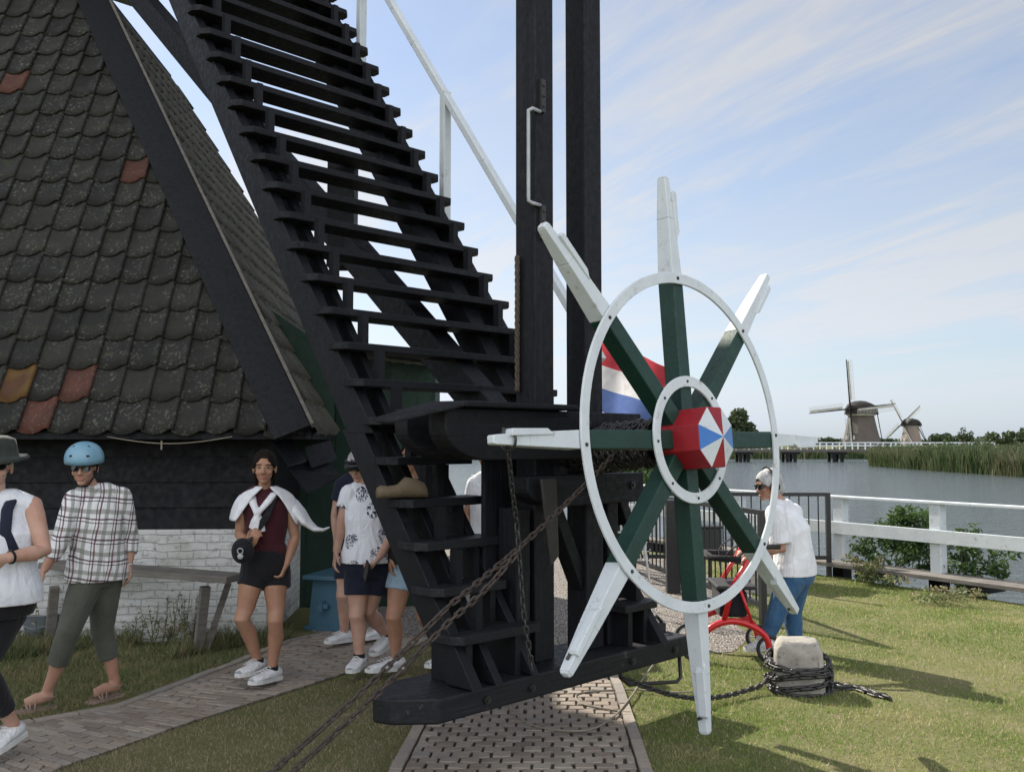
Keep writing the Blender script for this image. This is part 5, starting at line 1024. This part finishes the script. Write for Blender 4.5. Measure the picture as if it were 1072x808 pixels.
def JJ(D, **pts):
    """pixel joints at distance D; a third number moves the joint nearer (-) or farther (+)"""
    o = {}
    for q, v in pts.items(): o[q] = at(v[0], v[1], D+(v[2] if len(v) > 2 else 0))
    return o
# -- helmeted woman in plaid shirt, striding to the left
J = JJ(6.0, head=(88, 488, -.06), neck=(97, 514), sha=(78, 523, -.08), shb=(127, 520, .10), ela=(62, 570, -.20), wra=(46, 597, -.26), hda=(37, 609, -.30), elb=(137, 566, .16), wrb=(135, 590, .10), hdb=(135, 606, .08), chest=(102, 550), pel=(102, 597), hpa=(92, 606, -.05), hpb=(110, 606, .06), kna=(72, 660, -.16), ana=(50, 722, -.10), toa=(26, 737, -.18), knb=(107, 660, .10), anb=(120, 712, .16), tob=(98, 726, .04))
p2, B = person('woman in plaid shirt and olive trousers wearing a pale blue bicycle helmet', J, SK_A, (-.45, -.89, 0), (.18, -.97, -.14), k=1.02, glasses=True, curla=.5, build=.95, foot=1)
legs_cloth(p2, J, COL_, 1.55, 'trousers', flare=1.05, k=.96, pelw=.155, pd=.108, top=.06); top_cloth(p2, J, PLAID, 'plaid_shirt', 1.55, -.06, loose=1.10, sr=.066)
hc = V(J['head']); 
def hl(x, y, z, B=B, hc=hc): return hc+B @ V((x, y, z))
m = MB(); n, mm = 36, 12; vs = []; cc = hl(0, -.008, .045)
for i in range(mm+1):
    for j in range(n): th = math.pi/2*1.06*i/mm; ph = 2*math.pi*j/n; vs.append(cc+B @ V((.104*math.sin(th)*math.cos(ph), .124*math.sin(th)*math.sin(ph), .100*math.cos(th)**.9 if th < math.pi/2 else -.02)))
m.add(vs, [(i*n+j, (i+1)*n+j, (i+1)*n+(j+1) % n, i*n+(j+1) % n) for i in range(mm) for j in range(n)]); he = m.build('bicycle_helmet', HELM, p2, smooth=True); he.modifiers.new('s', 'SOLIDIFY').thickness = -.012
for (x, z, w_) in ((-.045, .035, .022), (.045, .035, .022), (-.038, .082, .02), (.038, .082, .02), (0, .095, .0)):
    if w_: v_ = V((x, math.sqrt(max(0, 1-(x/.104)**2-(z/.100)**2))*.124, z)); s_ = MB(); s_.ball(cc+B @ (v_*1.055+V((0, .006, 0))), (w_*.62, .008, .0075), 12, 6, B); s_.build('helmet_vent', LENS, he, smooth=True)
m = MB(); m.tube([hl(-.088, .01, .03), hl(-.074, .02, -.05), hl(-.03, .05, -.118), hl(.03, .05, -.118), hl(.074, .02, -.05), hl(.088, .01, .03)], .006, 6); m.build('chin_strap', CBK, he)
m = MB(); nk = V(J['neck']); 
for s in (-1, 1): m.prism([nk+B @ V((s*.012, .085, -.05)), nk+B @ V((s*.075, .055, -.035)), nk+B @ V((s*.062, .02, .03)), nk+B @ V((s*.04, .05, .028))], B @ V((0, .008, .004)))
m.build('collar', PLAID, p2)
for s in 'ab': an, to = V(J['an'+s]), V(J['to'+s]); d = V((to.x-an.x, to.y-an.y, 0)).normalized(); b_ = V((an.x, an.y, 0)); sandal(p2, b_-d*.045+UP*.004, b_+d*.185+UP*.004)
m = MB(); w_ = V(J['wrb']); m.tube([w_+V((math.cos(a)*.03, math.sin(a)*.03, 0)) for a in [i*math.pi/6 for i in range(13)]], .004, 5); m.build('bracelet', SOLE, p2)
# -- young woman with white jumper over her shoulders
J = JJ(6.45, head=(277, 489, -.03), neck=(277, 515), sha=(256, 524, -.02), shb=(301, 523, .05), ela=(251, 560, -.02), wra=(262, 572, -.17), hda=(268, 557, -.2), elb=(309, 562, .06), wrb=(300, 590, -.02), hdb=(294, 604, -.05), chest=(279, 545), pel=(278, 590), hpa=(267, 598, -.02), hpb=(289, 598, .03), kna=(254, 648, -.10), ana=(270, 692, .04), toa=(252, 704, -.16), knb=(289, 650, -.06), anb=(285, 700, .0), tob=(266, 712, -.16))
p3, B = person('young woman with white jumper tied over her shoulders, maroon top and black shorts', J, SK_B, (-.3, -.95, 0), (.16, -.985, -.05), k=.98, build=.86, curla=1.1, curlb=.8, palmb=(-1, -.2, 0), palma=(.3, .9, 0))
top_cloth(p3, J, CMR, 'tank_top', 0, .03, .88, loose=.95)
legs_cloth(p3, J, CBK, .33, 'shorts', flare=1.10, k=.92, pelw=.160, pd=.118)
hc = V(J['head']); nk = V(J['neck'])
def bun(m):
    m.ball(hc+B @ V((.01, -.115, .02)), (.045, .04, .045), 14); m.ball(hc+B @ V((0, -.055, -.045)), (.066, .048, .065), 16)
    for s in (-1, 1): m.ball(hc+B @ V((s*.066, -.020, .020)), (.017, .042, .050), 12); m.tube([hc+B @ V((s*.064, -.03, -.02)), hc+B @ V((s*.062, -.035, -.08)), hc+B @ V((s*.055, -.03, -.13))], [.016, .012, .004], 8)
hair_shell(hc, B, .98, HAIRD, p3, extra=bun)
m = MB(); sa, sb = V(J['sha']), V(J['shb'])
# jumper laid over the shoulders like a cape, its sleeves knotted in front and one end flying
nA, prof_ = 56, [(.045, .054, .060, 18), (.030, .080, .076, 22), (.008, .120, .090, 26), (-.018, .152, .102, 30), (-.055, .174, .112, 36), (-.100, .188, .122, 44), (-.145, .199, .130, 52), (-.180, .206, .134, 58)]
m = MB(); vs = []; cc = (sa+sb)*.5; cc.z = (sa.z+sb.z)/2+.045; tw = math.atan2(sb.y-sa.y, sb.x-sa.x)
for (z, rx, ry, o0) in prof_:
    for i in range(nA+1):
        a = R_(o0)+(2*math.pi-2*R_(o0))*i/nA; fold = 1+.030*math.sin(a*9+z*14)*min(1, -z*8+.2)+.02*math.sin(a*4+1); x, y = math.sin(a)*rx*fold*1.10, -math.cos(a)*ry*fold*1.16-.004
        dr_ = -.05*max(0, math.cos(a*1.0+2.0)) if z < -.1 else 0
        vs.append(cc+V((-x*math.cos(tw)-y*math.sin(tw), -x*math.sin(tw)+y*math.cos(tw), z+dr_)))
m.add(vs, [(j*(nA+1)+i, j*(nA+1)+i+1, (j+1)*(nA+1)+i+1, (j+1)*(nA+1)+i) for j in range(len(prof_)-1) for i in range(nA)]); jm = m.build('jumper', CW, p3, smooth=True)
q = jm.modifiers.new('s', 'SOLIDIFY'); q.thickness = .014; q.offset = 1; q = jm.modifiers.new('u', 'SUBSURF'); q.levels = 1; q.render_levels = 1
m = MB(); m.tube([sb+V((.02, .02, -.03)), sb+V((.08, .0, -.09)), sb+V((.14, -.02, -.155)), sb+V((.20, -.02, -.20)), sb+V((.255, -.03, -.205)), sb+V((.30, -.03, -.185))], [(.05, .085), (.045, .10), (.030, .085), (.020, .055), (.012, .032), (.006, .012)], 18, xdir=(-.7, 0, -.7)); remeshed(m, 'jumper_sleeve', CW, jm, .006, 4)
m = MB(); m.tube([nk+V((-.075, -.04, -.01)), nk+V((-.055, -.095, -.06)), nk+V((-.02, -.125, -.125)), nk+V((.004, -.138, -.19)), nk+V((.012, -.138, -.26))], [(.020, .03), (.020, .028), (.016, .022), (.014, .030), (.008, .040)], 12); m.tube([nk+V((.075, -.04, -.01)), nk+V((.045, -.10, -.065)), nk+V((.0, -.13, -.125)), nk+V((-.035, -.138, -.19)), nk+V((-.05, -.132, -.24))], [(.020, .03), (.020, .028), (.016, .022), (.014, .028), (.008, .036)], 12); m.ball(nk+V((-.012, -.135, -.13)), (.026, .020, .024), 14); remeshed(m, 'jumper_sleeve', CW, jm, .006, 3)
m = MB(); bag = V(J['wra'])+V((-.03, -.07, -.02)); strap = [sb+V((-.06, -.09, .05)), V(J['chest'])+V((.04, -.145, .04)), V(J['chest'])+V((-.05, -.150, -.08)), bag+V((.03, -.02, .05))]
m.bar(strap[0], strap[1], .045, .010, (1, 0, .4)); m.bar(strap[1], strap[2], .045, .010, (1, 0, .6)); m.bar(strap[2], strap[3], .045, .010, (1, 0, .6)); m.bar(sb+V((-.05, .09, .03)), strap[0], .045, .01, (1, 0, .2))
bgt = thing('belt_bag', bag, 'small black shoulder bag with silver ring on a wide strap, worn by the young woman', 'bag'); m.build('strap', CBK, bgt)
m = MB(); m.ball(bag, (.075, .045, .085), 18, 12); m.build('pouch', CBK, bgt, smooth=True); m = MB(); q = bag+V((.0, -.052, .005)); m.tube([q+V((math.cos(a)*.018, -.004, math.sin(a)*.018)) for a in [i*math.pi/8 for i in range(17)]], .004, 6); m.ball(q+V((0, 0, -.035)), (.02, .008, .02), 12); m.build('silver_ring', GREYM, bgt, smooth=True)
footwear(p3, J, 'a'); footwear(p3, J, 'b')
for s in 'ab': m = MB(); an = V(J['an'+s]); m.tube([an-UP*.02, an+UP*.02], .041, 12); m.build('sock', CBK, p3, smooth=True)
# -- woman at the left edge
J = JJ(4.85, head=(-6, 487, 0), neck=(-6, 522), sha=(-42, 534, -.04), shb=(33, 530, .06), ela=(-55, 590, -.1), wra=(-42, 620, -.3), hda=(-36, 628, -.36), elb=(46, 577, .0), wrb=(6, 584, -.20), hdb=(-12, 590, -.26), chest=(-4, 560), pel=(-6, 625), hpa=(-24, 640, -.05), hpb=(2, 640, .05), kna=(-62, 700, -.2), ana=(-95, 775, -.1), toa=(-125, 790, -.2), knb=(-22, 700, -.08), anb=(13, 757, .16), tob=(-12, 787, -.0))
p1, B = person('woman at the left edge in sleeveless white blouse, dark wide-brimmed hat and rucksack straps', J, SK_C, (-.45, -.89, 0), (.42, -.9, -.05), k=1.06, glasses=True, build=1.12, curlb=.9)
legs_cloth(p1, J, CBK, 1.75, 'leggings', k=1.10, pelw=.205, pd=.15); top_cloth(p1, J, CWS, 'blouse', 0.0, -.03, 1.16, loose=1.12)
hc = V(J['head']); hair_shell(hc, B, 1.06, HAIRG, p1)
m = MB(); n = 32; vs = []
for (rr, z) in ((.165, .030), (.150, .046), (.112, .055), (.106, .09), (.095, .135), (.06, .152), (.001, .155)): vs += [hc+B @ V((rr*math.cos(2*math.pi*i/n), -.01+rr*1.12*math.sin(2*math.pi*i/n), z+(.012*math.cos(4*math.pi*i/n) if rr > .14 else 0))) for i in range(n)]
m.add(vs, [(j*n+i, j*n+(i+1) % n, (j+1)*n+(i+1) % n, (j+1)*n+i) for j in range(6) for i in range(n)]); o = m.build('sun_hat', HATM, p1, smooth=True); o.modifiers.new('s', 'SOLIDIFY').thickness = .006
rk = thing('rucksack', V(J['chest'])+V((.1, .24, 0)), 'navy rucksack on the back of the woman at the left edge', 'rucksack'); m = MB(); c = V(J['chest'])+V((-.10, .25, -.05)); m.box(c, (.28, .16, .42), M.Rotation(-.45, 3, 'Z')); m.build('pack', CNV, rk, bevel=.04)
sb = V(J['shb']); m = MB(); P = [sb+V((-.06, .13, -.04)), sb+V((-.065, .04, .070)), sb+V((-.065, -.05, .070)), sb+V((-.06, -.125, -.01)), sb+V((-.045, -.165, -.12)), sb+V((-.01, -.14, -.22)), sb+V((.02, .0, -.30))]; m.tube(P, [(.008, .028)]*7, 8, xdir=(0, -.3, 1)); m.build('shoulder_strap', CNV, rk, smooth=True)
w_ = V(J['wrb']); d = (V(J['wrb'])-V(J['elb'])).normalized(); m = MB(); u_ = d.cross(UP).normalized(); v_ = d.cross(u_); c = w_-d*.03
m.tube([c+(u_*math.cos(a)+v_*math.sin(a))*.029 for a in [i*math.pi/8 for i in range(17)]], .007, 6); m.box(c+u_*.030, (.03, .03, .03)); m.build('wrist_watch', CBK, p1)
footwear(p1, J, 'a', w=.052); footwear(p1, J, 'b', w=.052)
# -- woman in floral blouse
J = JJ(6.75, head=(376, 488, 0), neck=(381, 511), sha=(366, 517, -.02), shb=(403, 518, .06), ela=(357, 550, -.04), wra=(352, 578, -.08), hda=(350, 590, -.1), elb=(413, 556, .02), wrb=(397, 583, -.16), hdb=(386, 597, -.22), chest=(385, 542), pel=(386, 588), hpa=(376, 596), hpb=(397, 596, .05), kna=(374, 645, -.06), ana=(376, 686, -.05), toa=(368, 700, -.18), knb=(385, 640, .05), anb=(404, 664, .22), tob=(392, 682, .05))
p4, B = person('woman in white floral blouse and navy shorts with a black sun visor', J, SK_C, (-.35, -.94, 0), (-.2, -.96, -.2), k=.96, glasses=True, curla=.6, curlb=1.2)
legs_cloth(p4, J, CNV, .55, 'shorts', flare=1.12); top_cloth(p4, J, FLOR, 'floral_blouse', .45, .0, 1.02, loose=1.12, sr=.070)
hc = V(J['head']); hair_shell(hc, B, .96, HAIRG, p4, thick=1.2); m = MB(); P = []
for i in range(13): a = math.pi*(i/12); P.append(hc+B @ V((.088*math.cos(a), .10*math.sin(a), .035)))
for i in range(13): a = math.pi*(1-i/12); P.append(hc+B @ V((.082*math.cos(a), .175*math.sin(a)+.01, .015)))
m.prism(P, B @ V((0, 0, .02))); m.tube([hc+B @ V((.084*math.cos(a), -.01+.106*math.sin(a), .048)) for a in [2*math.pi*i/24 for i in range(25)]], [(.006, .018)]*25, 8, xdir=(0, 0, 1)); m.build('sun_visor', CBK, p4)
m = MB(); q = V(J['hdb'])+V((-.01, -.03, 0)); m.box(q, (.012, .075, .14), M.Rotation(.5, 3, 'Z') @ M.Rotation(.5, 3, 'X')); m.build('mobile_phone', LENS, None, origin=q, bevel=.004, label='dark mobile phone held by the woman in the floral blouse', cat='phone')
footwear(p4, J, 'a'); footwear(p4, J, 'b')
for s in 'ab': m = MB(); an = V(J['an'+s]); m.tube([an-UP*.02, an+UP*.015], .041, 12); m.build('sock', CBK, p4, smooth=True)
# -- walker behind the floral woman, only shorts and legs show
def hiddenish(label, D, x, top, mat1, mat2, skin, dx=0, hair=HAIRD, stride=12, fw=(-.35, -.94, 0), short=.6):
    sc = 6.6/D; f_ = 463+1617/D
    J = JJ(D, head=(x+4 if D == 7.7 else x-2, 463+(25 if D == 7.7 else 16)*sc), neck=(x, 463+42*sc), sha=(x-19*sc, 463+52*sc, -.02), shb=(x+19*sc, 463+51*sc, .04), ela=(x-27*sc, 463+90*sc), wra=(x-25*sc, 463+122*sc, -.06), hda=(x-25*sc, 463+137*sc, -.08), elb=(x+27*sc, 463+90*sc), wrb=(x+25*sc, 463+121*sc, -.1), hdb=(x+24*sc, 463+136*sc, -.12), chest=(x, 463+80*sc), pel=(x, 463+128*sc), hpa=(x-11*sc, 463+137*sc), hpb=(x+11*sc, 463+137*sc), kna=(x-13*sc-stride*.4, 463+188*sc, -.08), ana=(x-13*sc-stride*.3, f_-13*sc), toa=(x-13*sc-stride-12*sc, f_-3, -.15), knb=(x+12*sc, 463+187*sc, .02), anb=(x+12*sc+stride, f_-17*sc, .15), tob=(x+12*sc+stride-15*sc, f_-8*sc, .02))
    p, B = person(label, J, skin, fw); legs_cloth(p, J, mat2, short, 'shorts', flare=1.1); top_cloth(p, J, mat1, 'shirt', .5, .0, 1.0, loose=1.1); hair_shell(V(J['head']), B, 1, hair, p)
    footwear(p, J, 'a'); footwear(p, J, 'b')
    return p
hiddenish('walker in dark navy shorts half hidden behind the woman in the floral blouse', 7.7, 374, 0, CNV, CNV, SK_C, stride=8)
hiddenish('walker in pale blue shorts mostly hidden by the left stringer of the stair', 6.75, 433, 0, CBK, CLB, SK_B, stride=20, short=.42)
hiddenish('walker in white shirt and navy shorts seen through the lower stair treads', 7.9, 512, 0, CW, CNV, SK_B, stride=6)
# -- woman in white blouse pushing the red rollator
J = JJ(7.45, head=(804, 508, -.02), neck=(816, 526), sha=(812, 538, -.14), shb=(830, 537, .16), ela=(818, 575, -.18), wra=(786, 576, -.22), hda=(772, 578, -.22), elb=(822, 578, .22), wrb=(790, 583, .22), hdb=(776, 585, .22), chest=(829, 556), pel=(832, 597), hpa=(828, 604, -.08), hpb=(833, 604, .08), kna=(815, 636, -.10), ana=(803, 668, -.10), toa=(784, 678, -.16), knb=(829, 640, .12), anb=(833, 674, .10), tob=(814, 682, .06))
p8, B = person('grey-haired woman in white blouse and blue jeans with black headphones, leaning on a red rollator', J, SK_A, (-.97, -.22, 0), (-.96, -.24, -.18), k=.97, glasses=True, build=1.08, palma=(0, 0, -1), palmb=(0, 0, -1), curla=1.0, curlb=1.0)
legs_cloth(p8, J, CJN, 1.9, 'jeans', flare=1.08, k=1.08, pelw=.17, pd=.15); top_cloth(p8, J, CW, 'blouse', .85, -.03, 1.10, loose=1.12, sr=.082)
hc = V(J['head']); hair_shell(hc, B, .99, HAIRG, p8, thick=1.17, extra=lambda m: [m.ball(hc+B @ V((x, y, z)), rr_, 14) for x, y, z, rr_ in ((0, -.075, -.035, (.070, .050, .060)), (-.060, -.040, -.02, (.030, .055, .055)), (.060, -.040, -.02, (.030, .055, .055)), (0, -.04, .100, (.062, .075, .035)))] and None)
hp_ = thing('headphones', hc, 'black headphones on the grey-haired woman', 'headphones'); m = MB(); m.tube([hc+B @ V((.110*math.cos(a), -.012, .005+.142*math.sin(a))) for a in [math.pi*i/16 for i in range(17)]], .007, 6); m.build('headband', CBK, hp_, smooth=True)
for s in (-1, 1): m = MB(); m.tube([hc+B @ V((s*.088, -.005, -.008)), hc+B @ V((s*.122, -.005, -.008))], [.037, .032], 16); m.build('ear_cup', CBK, hp_, smooth=True)
m = MB(); nk = V(J['neck']); P = [nk+B @ V((-.03, .04, .03)), nk+B @ V((-.05, .12, -.06)), nk+B @ V((-.06, .16, -.18)), nk+B @ V((-.07, .15, -.25))]; m.tube(P, .011, 6); m.build('lanyard', CBK, p8)
footwear(p8, J, 'a'); footwear(p8, J, 'b')
# rollator
rl = thing('rollator', gz(765, 684), 'red four-wheeled rollator walker with black seat bag and grips', 'rollator'); c0 = V((1.955, 7.38, 0)); fx = V((-.998, .06, 0)).normalized(); fy = V((-fx.y, fx.x, 0)); Wd = .22
def RL(x, y, z): return c0+fx*x-fy*(y)+UP*z
def wheel(p, r_, par):
    m = MB(); nw = 28; m.tube([p+(fx*math.cos(a)+UP*math.sin(a))*r_ for a in [2*math.pi*i/nw for i in range(nw+1)]], .013, 8, cap=False); t = m.build('tyre', RUBBER, par, smooth=True)
    m = MB(); m.tube([p+(fx*math.cos(a)+UP*math.sin(a))*(r_-.018) for a in [2*math.pi*i/nw for i in range(nw+1)]], .006, 6, cap=False)
    for i in range(5): a = 2*math.pi*i/5; m.bar(p, p+(fx*math.cos(a)+UP*math.sin(a))*(r_-.018), .014, .010, fy)
    m.tube([p-fy*.03, p+fy*.03], .018, 10); m.build('rim', GREYM, t)
for y in (-Wd, Wd):
    for x in (0, .56): w2 = bpy.data.objects.new('wheel', None); COL.objects.link(w2); p = RL(x, y, .098); w2.parent = rl; w2.location = p-V(rl.location); wheel(p, .088, w2)
    m = MB(); m.tube(smooth_path([RL(.0, y, .09), RL(.03, y, .19), RL(.14, y, .27), RL(.30, y, .30), RL(.45, y, .24), RL(.56, y, .10)]), .025, 10); m.tube([RL(.34, y, .29), RL(.27, y, .56), RL(.10, y, .84)], [.022, .020, .017], 10); m.tube([RL(.12, y, .27), RL(.22, y, .56)], .012, 8); m.build('side_frame', REDF, rl, smooth=True)
    m = MB(); m.tube([RL(.12, y, .82), RL(.05, y, .86), RL(-.09, y, .86)], .019, 10); m.build('grip', RUBBER, rl, smooth=True); m = MB(); m.tube(smooth_path([RL(.05, y, .80), RL(.16, y+.02, .88), RL(.30, y*.8, .80), RL(.30, y*.5, .60)]), .006, 6); m.build('brake_cable', RUBBER, rl, smooth=True)
m = MB(); m.box(RL(.24, 0, .55), (.30, .46, .03), M.Rotation(math.atan2(fx.y, fx.x), 3, 'Z')); m.build('seat', RUBBER, rl, bevel=.01); m = MB(); m.box(RL(.26, 0, .42), (.22, .38, .20), M.Rotation(math.atan2(fx.y, fx.x), 3, 'Z')); m.build('bag', CBK, rl, bevel=.03)
m = MB(); m.tube([RL(.20, -Wd, .76), RL(.42, -Wd*.8, .77), RL(.42, Wd*.8, .77), RL(.20, Wd, .76)], .024, 8); m.build('back_strap', CBK, rl, smooth=True)
m = MB(); m.tube([RL(.30, -Wd, .30), RL(.30, Wd, .30)], .012, 8); m.build('cross_bar', REDF, rl)
